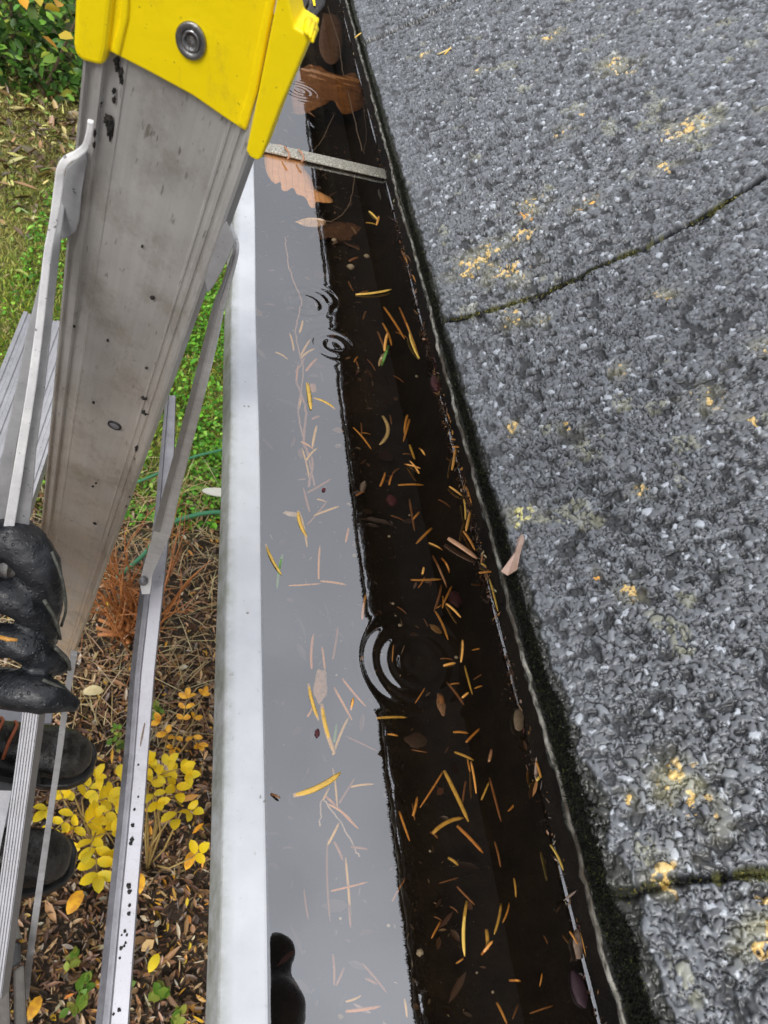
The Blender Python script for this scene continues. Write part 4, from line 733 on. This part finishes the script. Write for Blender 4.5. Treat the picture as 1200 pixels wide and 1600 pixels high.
    disc(c0, [.0028, .0028, .0015, .0002], M_bright, 'rivet', s, [-.0004, .0003, .0006, .0004])
    # yellow end cap
    ty = NT('yellow_plastic'); n1 = ty.noise(ty.coord(), 35, 4); n5 = ty.noise(ty.coord('Object', (1, 1, .25)), 75, 6, .75); n2 = ty.noise(ty.coord(), 620, 3, .5)
    a = ty.mix(ty.ramp(n1, [(.35, (0,)), (.7, (1,))]), (.95, .72, .002), (.98, .76, .004)); a = ty.mix(ty.ramp(n2, [(.70, (0,)), (.75, (.75,))]), a, (.10, .07, .02)); a = ty.mix(ty.ramp(n5, [(.54, (0,)), (.74, (.5,))]), a, (.45, .30, .03)); ty.set(col=a, rough=.42, spec=.4); ty.bump(ty.noise(ty.coord(), 90, 4), .25, .0012); my = ty.m
    # centre panel of the cap: recessed over the web
    def plate(pix, v, th, name, par, mat=my, bv=.0008, ex=None):
        top = [HP(x, y, A0+NV*(vv if hasattr(v, '__len__') else v), NV) for (x, y), vv in zip(pix, v if hasattr(v, '__len__') else [v]*len(pix))]
        V = top+[p-NV*th for p in top]; n = len(pix); Fs = [tuple(range(n)), tuple(range(2*n-1, n-1, -1))]+[(i, (i+1) % n, n+(i+1) % n, n+i) for i in range(n)]
        return bevel(link(name, pymesh(name, V, Fs), mat, par), bv, 3)
    capc = plate([(160, 76), (175, 84), (230, 112), (300, 150), (352, 186), (384, 207), (400, 150), (432, -60), (168, -90)], .0022, .0024, 'end_cap', LAD)
    plate([(384, 205), (400, 150), (440, -60), (428, -60), (384, 150), (370, 194)], .0028, .003, 'cap_fillet', capc)
    plate([(172, 82), (185, 30), (190, -60), (205, -60), (200, 30), (186, 90)], .0030, .003, 'cap_fillet', capc)
    # side pads: left and right flanges wrapped in plastic, standing out towards the camera
    plate([(113, 70), (116, 88), (130, 98), (160, 106), (167, 80), (182, -60), (118, -60)], [.004]*7, .018, 'cap_side_pad', capc, bv=.0016)
    pad = [(384, 236), (390, 246), (402, 252), (408, 248), (438, 168), (460, 118), (482, 66), (485, 58), (476, 52), (460, 42), (453, 10), (440, -60), (431, -60), (432, 0), (420, 60), (402, 150)]
    plate(pad, [.006]*16, .009, 'cap_side_pad', capc, bv=.0014)
    # torn plastic burr at the corner
    for (x, y) in ((481, 51), (476, 46), (484, 57)):
        c0 = HP(x, y, A0+NV*.006, NV); link('torn_edge', pymesh('torn_edge', *tube([c0-NV*.004, c0+NV*.0005+WV*.0006, c0+NV*.0012+WV*.0013], [.0012, .0008, .0003], 6)), my, capc, True)
    # cap rivet: washer, dome
    c0 = W(299, 63, .0022); z = np.dot(c0-CAM, F_); k = .0052
    mz = plain('rivet_steel', (.22, .22, .22), (.34, .34, .34), 500, .35, .5, .5, .0005, .85)
    rv = disc(c0, [k*.98, k, k*.93, k*.8, k*.66, k*.62], mz, 'cap_rivet', capc, [0, .0005, .0009, .001, .0007, .0003], .80, 1.0)
    disc(c0, [k*.62, k*.56, k*.48, k*.42, k*.30, k*.12, k*.02], plain('rivet_centre', (.4, .4, .41), (.5, .5, .5), 400, .22, .5, .2, .0003, .95), 'rivet_head', rv, [.0003, .0008, .0009, .0003, .0002, .0008, .0009], .8, 1)
    # black pad with yellow line behind the cap
    V, Fs = extrude([[P(x, y, z_) for x, y in ((455, -60), (452, 0), (466, 30), (480, 38), (492, 28), (508, 8), (512, -60))] for z_ in (.232, .250)])
    bp = bevel(link('rubber_pad', pymesh('rubber_pad', V, Fs), M_black, LAD), .001)
    V, Fs = extrude([[P(x, y, z_) for x, y in ((488, 0), (490, 9), (493, 9), (492, 0), (490, -20), (487, -20))] for z_ in (.2312, .2325)])
    link('yellow_mark', pymesh('yellow_mark', V, Fs), my, bp)
stile()
def bars():
    def bar(name, pts, mat, par, face=None, th=.0016, bv=.0005):
        # pts: px, py, depth, width in photo pixels
        Q = [P(x, y, z) for x, y, z, _ in pts]; wd = [w_/FPX*z for _, _, z, w_ in pts]
        k = 5; Qs = catmull(Q, k); ws = np.interp(np.linspace(0, len(Q)-1, len(Qs)), range(len(Q)), wd); return bevel(link(name, pymesh(name, *ribbon(Qs, ws, [th]*len(Qs), face)), mat, par, False), bv)
    Lz = lambda py: float(np.interp(py, [190, 300, 800], [.222, .245, .36]))
    # left brace, bent flat bar
    lb = [(142, 188, 10), (140, 206, 10), (134, 228, 11), (120, 241, 12), (104, 250, 13), (95, 266, 13), (92, 290, 14)]
    b1 = bar('brace', [(x, y, Lz(y)-.004, w_) for x, y, w_ in lb]+[(83, 350, .25, 12), (74, 400, .26, 12), (63, 500, .28, 12), (50, 600, .30, 13), (34, 700, .325, 14), (18, 800, .35, 15), (-6, 940, .40, 16)], M_brace, LAD)
    # inner and outer webs of the brace channel
    bar('brace_web', [(96, 300, .2512, 15), (86, 380, .2613, 16), (74, 480, .281, 18), (60, 600, .305, 20), (45, 700, .33, 22), (34, 800, .355, 26), (12, 940, .405, 28)], M_galv, b1)
    bar('brace_web', [(83, 380, .264, 8), (70, 430, .272, 9), (50, 520, .288, 14), (36, 600, .306, 16), (16, 700, .331, 18), (0, 800, .356, 24), (-24, 940, .406, 26)], M_galv, b1)
    # flattened wing of the brace lying against the stile
    pix = [(96, 300), (104, 262), (122, 246), (132, 228), (136, 250), (128, 300), (124, 345), (119, 362), (104, 372), (94, 374)]
    V = [W(x, y, .0045) for x, y in pix]+[W(x, y, .0028) for x, y in pix]; n = len(pix); Fs = [tuple(range(n)), tuple(range(2*n-1, n-1, -1))]+[(i, (i+1) % n, n+(i+1) % n, n+i) for i in range(n)]
    bevel(link('brace_wing', pymesh('brace_wing', V, Fs), M_galv, b1), .0005)
    # right brace
    rb = [(359, 300, .262, 8), (358, 318, .264, 8), (356, 340, .266, 8), (361, 358, .268, 9), (368, 376, .27, 9), (367, 400, .275, 10), (352, 450, .30, 14), (342, 480, .32, 18), (328, 540, .37, 20), (308, 620, .45, 21), (287, 700, .55, 22), (266, 780, .68, 24), (254, 830, .78, 26), (240, 868, .86, 20), (231, 893, .90, 16), (228, 912, .91, 17), (228, 928, .915, 12)]
    b2 = bar('brace', rb, M_brace, LAD)
    bar('brace_web', [(x-w_*.36, y, z-.0016, w_*.42) for x, y, z, w_ in rb[5:13]], M_galv, b2)
    bar('brace_highlight', [(x+w_*.22, y, z-.0024, w_*.5) for x, y, z, w_ in rb[4:14]], M_brace, b2)  # pale strip added as the bright highlight along the bar
    pix = [(354, 345), (362, 362), (366, 380), (358, 400), (346, 425), (335, 445), (325, 458), (320, 440), (330, 398), (342, 362)]
    V = [W(x, y, .0032) for x, y in pix]+[W(x, y, .0018) for x, y in pix]
    bevel(link('brace_wing', pymesh('brace_wing', V, Fs), M_galv, b2), .0004)
    c0 = P(224, 908, .905); link('brace_rivet', pymesh('brace_rivet', *tube([c0, c0+(CAM-c0)*.006, c0+(CAM-c0)*.009], [.006, .005, .001], 12)), M_bright, b2, True)
    # rear rail: open channel, white aluminium with a bright ridge
    def rz(py): return float(np.interp(py, [600, 900, 1180, 1600, 1900], [.99, .96, .96, .86, .78]))
    rail = [(267, 618), (262, 700), (255, 800), (247, 870), (238, 950), (227, 1050), (217, 1180), (207, 1300), (196, 1420), (181, 1600), (156, 1900)]
    rw = [16, 22, 26, 29, 30, 31, 31, 34, 37, 42, 48]
    rings, ring2 = [], []
    for (x, y), w_ in zip(rail, rw):
        z = rz(y); L = lambda dx, dz: P(x+dx*w_, y, z+dz)
        rings.append([L(-.50, .020), L(-.50, .001), L(-.34, -.002), L(-.26, -.003), L(-.18, 0), (L(.44, 0)), L(.50, .003), L(.50, .020), L(.46, .020), L(.44, .004), L(-.42, .004), L(-.44, .020)])
    r1 = link('rear_rail', pymesh('rear_rail', *extrude(rings)), M_rail, LAD, False); bevel(r1, .0006)
    dk = [[P(x-w_*f, y, rz(y)+dz) for f, dz in ((.50, .012), (.505, .0015), (.76, .006), (.74, .018))] for (x, y), w_ in zip(rail[3:], rw[3:])]
    link('rail_flange', pymesh('rail_flange', *extrude(dk)), alu('dull_flange', (.30, .30, .33), .4, .8, .2), r1)
    mt = plain('tar2', (.012, .011, .011), (.03, .026, .022), 900, .6, .3, .8, .0008)
    for (px, py, r) in ((207,1290,3),(206,1312,3.5),(204,1318,3),(201,1385,4),(202,1394,3.5),(202,1415,2.5),(201,1428,3),(195,1455,2.5),(190,1461,1.5),(198,1461,2),(196,1473,2),(189,1482,3),(194,1478,2),(187,1497,2),(186,1578,3),(210,1265,2),(216,1245,1.5),(216,1195,1.5),(177,1585,2)):
        c0 = P(px, py, rz(py)-.0008); bm = bmesh.new(); bmesh.ops.create_icosphere(bm, subdivisions=2, radius=1)
        for v_ in bm.verts:
            f = 1+.4*math.sin(v_.co.x*7+px)*math.sin(v_.co.y*6+py); v_.co = Vector(tuple(c0+(R_*v_.co.x+U_*v_.co.y*1.2)*r*.9/FPX*rz(py)*f+F_*v_.co.z*.001))
        me = bpy.data.meshes.new('tar_fleck'); bm.to_mesh(me); bm.free(); link('tar_fleck', me, mt, r1, True)
    # long scratch
    link('scratch', pymesh('scratch', *ribbon([P(226, 1130, rz(1130)-.0006), P(222, 1150, rz(1150)-.0006), P(219, 1166, rz(1166)-.0006)], [.0015, .0025, .001], [.0006]*3)), plain('scr', (.12, .08, .06), (.2, .14, .1), 200), r1)
    # foot of the rear rail end
    # thin rod below the glove
    bar('stay_rod', [(116, 1020, .56, 10), (104, 1090, .62, 9), (92, 1180, .72, 9), (76, 1290, .84, 9), (60, 1400, .98, 10), (46, 1500, 1.1, 10), (40, 1560, 1.15, 9)], M_galv, LAD, th=.004)
    # fluted treads
    M_white = alu('white_aluminium', (.62, .62, .64), .4, .2, .12)
    def tread(p, q, wd, th, side, nf=9, name='tread', mat=None):
        p, q = np.array(p), np.array(q); d = (q-p)/np.linalg.norm(q-p); s = np.array(side, float); s -= d*(s@d); s /= np.linalg.norm(s); u = np.cross(d, s); u *= np.sign(u[2]) if u[2] else 1
        prof = []
        for i in range(nf):
            x = -wd/2+wd*i/nf; g = wd/nf; prof += [(x+.1*g, 0), (x+.55*g, 0), (x+.65*g, -.0018), (x+g*1.0, -.0018)]
        prof += [(wd/2, 0), (wd/2, -th), (-wd/2, -th)]
        return link(name, pymesh(name, *extrude([[e_+s*x+u*y for x, y in prof] for e_ in (p, q)])), mat or M_bright, LAD)
    # step over the boots
    a, b = P(62, 1010, 1.02), P(-12, 1560, .96); tread(a, b, .023, .020, R_, 6)
    # outer flange of that step
    c, d = P(6, 1235, 1.03), P(-60, 1560, .98); link('tread_lip', pymesh('tread_lip', *ribbon([c, d], [.02, .02], [.002, .002])), M_bright, LAD)
    # upper fluted step at the left edge
    a, b = P(88, 500, .74), P(-60, 900, .58); tread(a, b, .062, .024, R_*.8-U_*.6, 8, mat=M_white)
bars()
def lower_ladder():
    # step under the boots, second stile and lower body of the ladder: mostly hidden, gives the boots something to stand on
    zt = CAMZ-1.425; mt = M_bright
    V, Fs = box((-.225, .42, zt-.016), (.045, 0, 0), (0, .27, 0), (0, 0, .0155)); bevel(link('tread', pymesh('tread', V, Fs), mt, LAD), .003)
    for z_ in (.60, .33):
        V, Fs = box((-.30-(.86-z_)*.18, .42, z_), (.035, 0, 0), (0, .28, 0), (0, 0, .013)); bevel(link('tread', pymesh('tread', V, Fs), mt, LAD), .002)
    for y_ in (.135, .705):
        V, Fs = extrude([[np.array([x-s*.16, y_+dy, z_]) for x, dy in ((-.03, -.012), (.035, -.012), (.035, .012), (-.03, .012))] for s, x0, z_ in ((1.6, 0, .0), (.6, 0, .80))])
        V = [v+np.array([-.10, 0, 0]) for v in V]; bevel(link('leg', pymesh('leg', V, Fs), mt, LAD), .002)
    # hinge block at the bottom left corner
    g = plain('greyplate', (.20, .19, .165), (.27, .255, .22), 40, .5, .4, .3, .001, .3)
    V, Fs = extrude([[P(x, y, z_) for x, y in ((-60, 1420), (22, 1412), (34, 1466), (-60, 1492))] for z_ in (1.02, 1.06)]); hb = bevel(link('hinge_plate', pymesh('hinge_plate', V, Fs), g, LAD), .003)
    V, Fs = extrude([[P(x, y, z_) for x, y in ((-60, 1490), (32, 1470), (33, 1506), (20, 1514), (-60, 1524))] for z_ in (1.03, 1.08)]); bevel(link('hinge_block', pymesh('hinge_block', V, Fs), M_black, LAD), .004)
    V, Fs = extrude([[P(x, y, z_) for x, y in ((-60, 1520), (14, 1516), (18, 1640), (-60, 1640))] for z_ in (1.04, 1.09)]); bevel(link('support_plank', pymesh('support_plank', V, Fs), plain('plank_dark', (.05, .045, .04), (.10, .09, .08), 30, .5), LAD), .004)
    V, Fs = extrude([[P(x, y, z_) for x, y in ((20, 1515), (38, 1505), (44, 1640), (22, 1640))] for z_ in (1.05, 1.09)]); bevel(link('support_plank', pymesh('support_plank', V, Fs), plain('plank_dark2', (.04, .037, .033), (.08, .072, .065), 30, .5), LAD), .004)
lower_ladder()

# =================================================================== PERSON
def remeshed(name, parts, mat, par, vox=.004, sm=3, disp=None):
    o = link(name, pymesh(name, *merge(*parts)), mat, par); r = o.modifiers.new('r', 'REMESH'); r.mode = 'VOXEL'; r.voxel_size = vox; r.use_smooth_shade = True
    s = o.modifiers.new('s', 'SMOOTH'); s.iterations = sm; s.factor = .5
    if disp:
        for size, st in disp:
            tx = bpy.data.textures.new(name+'_tx', 'CLOUDS'); tx.noise_scale = size; tx.noise_depth = 3; d = o.modifiers.new('d', 'DISPLACE'); d.texture = tx; d.strength = st; d.mid_level = .5; d.texture_coords = 'GLOBAL'
    return o
def person():
    e = empty('person', (-.3, .45, CAMZ-1.42), 'person in black boots, dark trousers and black rubber gloves gripping the ladder', 'person')
    # glove material
    t = NT('glove_rubber'); n1, n2, n3 = t.noise(t.coord(), 70, 5, .65), t.noise(t.coord(), 420, 4, .6), t.noise(t.coord(), 25, 3)
    a = t.mix(t.ramp(n1, [(.4, (0,)), (.72, (1,))]), (.010, .011, .013), (.035, .037, .042)); a = t.mix(t.ramp(n2, [(.70, (0,)), (.76, (.5,))]), a, (.18, .17, .15)); t.set(col=a, rough=t.ramp(n3, [(.35, (.22,)), (.7, (.48,))]), spec=.5); vo = t.n('ShaderNodeTexVoronoi', Scale=330.); t.l(t.coord(), vo.inputs[0]); bs = t.n('ShaderNodeMath', operation='MULTIPLY_ADD'); t.l(t.ramp(vo.outputs['Distance'], [(.1, (1,)), (.30, (0,))]), bs.inputs[0]); bs.inputs[1].default_value = .22; t.l(n1, bs.inputs[2]); t.bump(bs.outputs[0], .5, .003); mg = t.m
    zg = .378
    def F(pts, rad, z=zg): return tube(catmull([P(x, y, zz_) for x, y, zz_ in pts], 5), np.interp(np.linspace(0, len(pts)-1, (len(pts)-1)*5+1), range(len(pts)), [r/FPX*z for r in rad]), 18)
    def cap(px, py, z, r):
        bm = bmesh.new(); bmesh.ops.create_icosphere(bm, subdivisions=3, radius=r/FPX*z); c = P(px, py, z); V = [np.array(v.co)+c for v in bm.verts]; Fs = [tuple(v.index for v in f.verts) for f in bm.faces]; bm.free(); return V, Fs
    fing = [([(-140, 880, .40), (-50, 858, .375), (15, 842, .365), (58, 880, .368), (76, 935, .38), (82, 966, .392)], [37, 38, 37, 33, 24, 13]),
            ([(-140, 945, .40), (-50, 932, .378), (10, 930, .368), (52, 957, .373), (72, 985, .382), (80, 1000, .39)], [34, 30, 29, 24, 18, 12]),
            ([(-140, 1005, .40), (-50, 1000, .38), (20, 1003, .372), (66, 1025, .378), (90, 1042, .386)], [32, 27, 27, 23, 15]),
            ([(-140, 1060, .40), (-50, 1068, .38), (20, 1078, .372), (75, 1088, .374), (112, 1100, .38)], [35, 31, 32, 28, 13])]
    parts = []
    for pts, rad in fing: parts += [F(pts, rad), cap(pts[-1][0], pts[-1][1], pts[-1][2], rad[-1])]
    palm = [tube([P(-110, 850, .40), P(-118, 960, .405), P(-110, 1075, .40)], [.017, .019, .016], 16), tube([P(-90, 900, .40), P(-220, 960, .42), P(-330, 950, .45)], [.024, .034, .032], 16),
            tube([P(-200, 860, .42), P(-110, 820, .43), P(-20, 850, .44), P(40, 890, .445)], [.016, .014, .012, .009], 14)]      # thumb passes behind the stile
    for i in (0, 1, 2, 3): parts += [cap(-60, 870+i*60, .385, 34)]
    gl = remeshed('glove', parts+palm, mg, e, .0018, 2, [(.02, .0016), (.005, .0012)])
    gl['label'] = 'black rubber glove gripping the ladder stile'
    # worn pale seam edges of the fingers
    ms = plain('seam', (.05, .052, .045), (.13, .13, .11), 220, .45, .5, .8, .001)
    for pts, w_ in (([(84, 862, .355), (100, 905, .362), (106, 950, .376), (99, 978, .388)], .0010), ([(72, 938, .36), (90, 968, .372), (97, 998, .386)], .0012), ([(90, 1012, .366), (108, 1030, .378), (112, 1046, .388)], .0013), ([(70, 1062, .362), (100, 1076, .37), (124, 1096, .38)], .0011)):
        link('glove_seam', pymesh('glove_seam', *tube(catmull([P(q[0]-3, q[1], q[2]+.0035) for q in pts], 5), w_*.8, 6)), ms, gl, True)
    link('needle_scrap', pymesh('needle_scrap', *tube([P(-5, 994, .352), P(12, 999, .351), P(27, 1000, .353)], [.0010, .0012, .0008], 6)), MN_o, gl, True)
    # boots
    t = NT('boot_leather'); n1 = t.noise(t.coord(), 60, 5, .6); t.set(col=t.mix(t.ramp(n1, [(.4, (0,)), (.7, (1,))]), (.006, .006, .006), (.035, .033, .03)), rough=t.ramp(n1, [(.3, (.12,)), (.7, (.38,))]), spec=.6); t.bump(t.noise(t.coord(), 110, 5), .6, .003); mb = t.m
    ml = plain('boot_lace', (.35, .08, .03), (.42, .12, .05), 200, .6)
    for i, (tx, ty_, yaw) in enumerate(((-.072, .578, -.10), (-.082, .408, -.02))):
        ca, sa = math.cos(yaw), math.sin(yaw); B = lambda x, y, z: np.array([tx+ca*x-sa*y, ty_+sa*x+ca*y, CAMZ-1.42+z])
        secs = []
        for x, hw2, h_, zb in ((-.300, .030, .10, .012), (-.27, .036, .14, .010), (-.21, .036, .15, .010), (-.165, .037, .105, .010), (-.12, .043, .085, .010), (-.07, .050, .070, .010), (-.035, .047, .060, .012), (-.012, .034, .048, .014), (0, .014, .032, .018)):
            secs.append([B(x, hw2*math.cos(a)*(1 if math.sin(a) < 0 else .92), zb+(h_/2)+(h_/2)*math.sin(a)*(1 if math.sin(a) > 0 else .95)) for a in np.linspace(0, 2*math.pi, 20, endpoint=False)])
        shaft = tube([B(-.225, 0, .09), B(-.23, 0, .18), B(-.235, 0, .27)], [.050, .047, .052], 20)
        bt = remeshed('boot', [extrude(secs), shaft], mb, e, .005, 4, [(.03, .006)])
        bt['label'] = ['black work boot farther along the step', 'black work boot with scuffed toe nearer the bottom of the photo'][i]
        so = []
        for x, hw2 in ((-.305, .028), (-.27, .038), (-.2, .038), (-.12, .046), (-.07, .053), (-.03, .049), (-.004, .034), (.006, .016)): so.append((x, hw2))
        out = [(x, hw_) for x, hw_ in so]+[(x, -hw_) for x, hw_ in so[::-1]]
        V, Fs = extrude([[B(x, y, z) for x, y in out] for z in (-.004, .016)]); bevel(link('sole', pymesh('sole', V, Fs), M_black, bt), .003)
        link('toe_seam', pymesh('toe_seam', *tube(catmull([B(-.075, -.053, .03), B(-.080, -.035, .066), B(-.088, 0, .083), B(-.080, .035, .066), B(-.075, .053, .03)], 5), .0022, 6)), M_black, bt, True)
        cols = ml if i == 0 else M_black
        for k in range(4):
            x = -.13-.022*k; h_ = .098+.010*k; q = [B(x-.006, -.034, h_-.022), B(x, -.015, h_+.004), B(x+.004, .015, h_+.004), B(x-.006, .034, h_-.022)]
            link('lace', pymesh('lace', *tube(catmull(q, 4), .0028, 6)), cols, bt, True)
    # clothes and body, one continuous surface each
    mtrs = plain('trouser_cloth', (.012, .012, .014), (.03, .03, .032), 40, .7, .3, .7, .004); mj = plain('jacket_cloth', (.02, .03, .045), (.035, .045, .06), 30, .7, .3, .7, .004)
    skin = plain('skin', (.55, .33, .24), (.60, .38, .28), 40, .5, .4, .2, .001); hairm = plain('hat_wool', (.03, .03, .035), (.06, .06, .065), 200, .9, .2, 1, .003)
    zf = CAMZ-1.42; hip = np.array([-.46, .46, zf+.92]); 
    legs = []
    for (kx, ky, ax, ay, sy) in ((-.40, .60, -.305, .590, .10), (-.40, .40, -.255, .408, -.10)):
        legs.append(tube([(ax, ay, zf+.10), (ax-.01, ay, zf+.22), (kx+.02, ky, zf+.48), (hip[0], hip[1]+sy, zf+.85)], [.060, .058, .070, .092], 18))
    legs.append(tube([(hip[0], hip[1]-.13, hip[2]-.03), (hip[0], hip[1]+.13, hip[2]-.03)], [.115, .115], 18))
    remeshed('trousers', legs, mtrs, e, .008, 4, [(.06, .018)])
    ch, nk = np.array([-.34, .42, zf+1.30]), np.array([-.265, .37, zf+1.47]); hd = np.array([-.225, .35, zf+1.61])
    gp = P(-330, 950, .45); sl = np.array([-.33, .60, zf+1.38]); sr = np.array([-.33, .24, zf+1.38])
    tor = [tube([hip+[0, 0, -.04], hip+[.02, 0, .16], ch, (ch+nk)/2+[0, 0, .02]], [.145, .135, .155, .11], 22), tube([sl, ch+[0, 0, .06], sr], [.07, .11, .07], 18),
           tube([sl, (-.44, .60, zf+1.10), gp+[-.06, .05, -.02], gp+[-.01, 0, 0]], [.066, .055, .045, .038], 16)]
    # right arm holding the phone just behind the lens
    ph = CAM-F_*.07+R_*.05+U_*.02
    tor.append(tube([sr, (-.40, .08, zf+1.14), ph-F_*.02-R_*.15-U_*.06, ph-R_*.10-U_*.03-F_*.015], [.066, .055, .042, .036], 16))
    remeshed('jacket', tor, mj, e, .008, 4, [(.05, .014)])
    # head: skull, face, neck as one surface
    def ball(c, r, sub=3):
        bm = bmesh.new(); bmesh.ops.create_icosphere(bm, subdivisions=sub, radius=1); V = [np.array(c)+np.array(v.co)*np.array(r) for v in bm.verts]; Fs = [tuple(v.index for v in f.verts) for f in bm.faces]; bm.free(); return V, Fs
    body = [ball(hd, (.095, .075, .11)), ball(hd+[.035, 0, -.05], (.055, .055, .06)), tube([hd+[.085, 0, .01], hd+[.112, 0, -.02], hd+[.092, 0, -.03]], [.010, .013, .012], 10), tube([nk+[-.02, 0, -.08], hd+[-.02, 0, -.04]], [.056, .052], 16),
            ball(hd+[-.005, .077, -.01], (.018, .008, .028)), ball(hd+[-.005, -.077, -.01], (.018, .008, .028)), tube([hd+[.088, -.022, -.062], hd+[.094, 0, -.061], hd+[.088, .022, -.062]], [.005, .007, .005], 8)]
    bd = remeshed('body', body, skin, e, .004, 3)
    for sg in (-1, 1): link('eye', pymesh('eye', *ball(hd+[.083, .03*sg, .005], (.010, .013, .009))), plain('eye_white', (.5, .5, .5), (.05, .04, .03), 120, .2), bd, True)
    remeshed('hat', [ball(hd+[-.012, 0, .035], (.104, .086, .095)), tube([hd+[-.012+.098*math.cos(a), .082*math.sin(a), .025] for a in np.linspace(0, 6.28, 24)], .011, 8)], hairm, e, .005, 2)
    remeshed('collar', [tube([nk+[.062*math.cos(a), .062*math.sin(a), -.02] for a in np.linspace(0, 6.28, 24)], .022, 10)], mj, e, .005, 2)
    # right glove round the phone; one finger sticks out past it and is mirrored in the water
    q = [ph-R_*.11-U_*.03-F_*.012, ph-R_*.03-U_*.0-F_*.012]
    g2 = [tube(q, [.034, .038], 14)]
    def mir(px, py, zh): q_ = ray(px, py); t_ = (2*HW+zh)/(-q_[2]); return np.array([q_[0]*t_, q_[1]*t_, CAMZ+zh])
    tip, kn = mir(432, 1490, .192), mir(418, 1585, .185)
    g2.append(tube([ph-F_*.02, (ph-F_*.02)*.5+kn*.5, kn], [.024, .028, .030], 12)); g2 += [ball(kn, (.034, .034, .034)), ball(tip, (.0175, .0175, .0175)), tube([kn, tip], [.024, .015], 14)]
    for k in range(3): b0 = ph-R_*.03+U_*(.02-.028*k)-F_*.02; g2.append(tube([b0, b0+R_*.05-F_*.004, b0+R_*.075+F_*.012], [.014, .013, .011], 12))
    remeshed('glove', g2, mg, e, .004, 3)['label'] = 'black rubber glove holding the phone'
    V, Fs = box(ph+R_*.02+U_*.04+F_*.002, R_*.037, U_*.078, F_*.0042)
    o = bevel(link('phone', pymesh('phone', V, Fs), plain('phone_glass', (.01, .01, .012), (.015, .015, .018), 50, .15)), .003); tag(o, 'black phone held by the gloved right hand over the gutter', 'phone')
person()
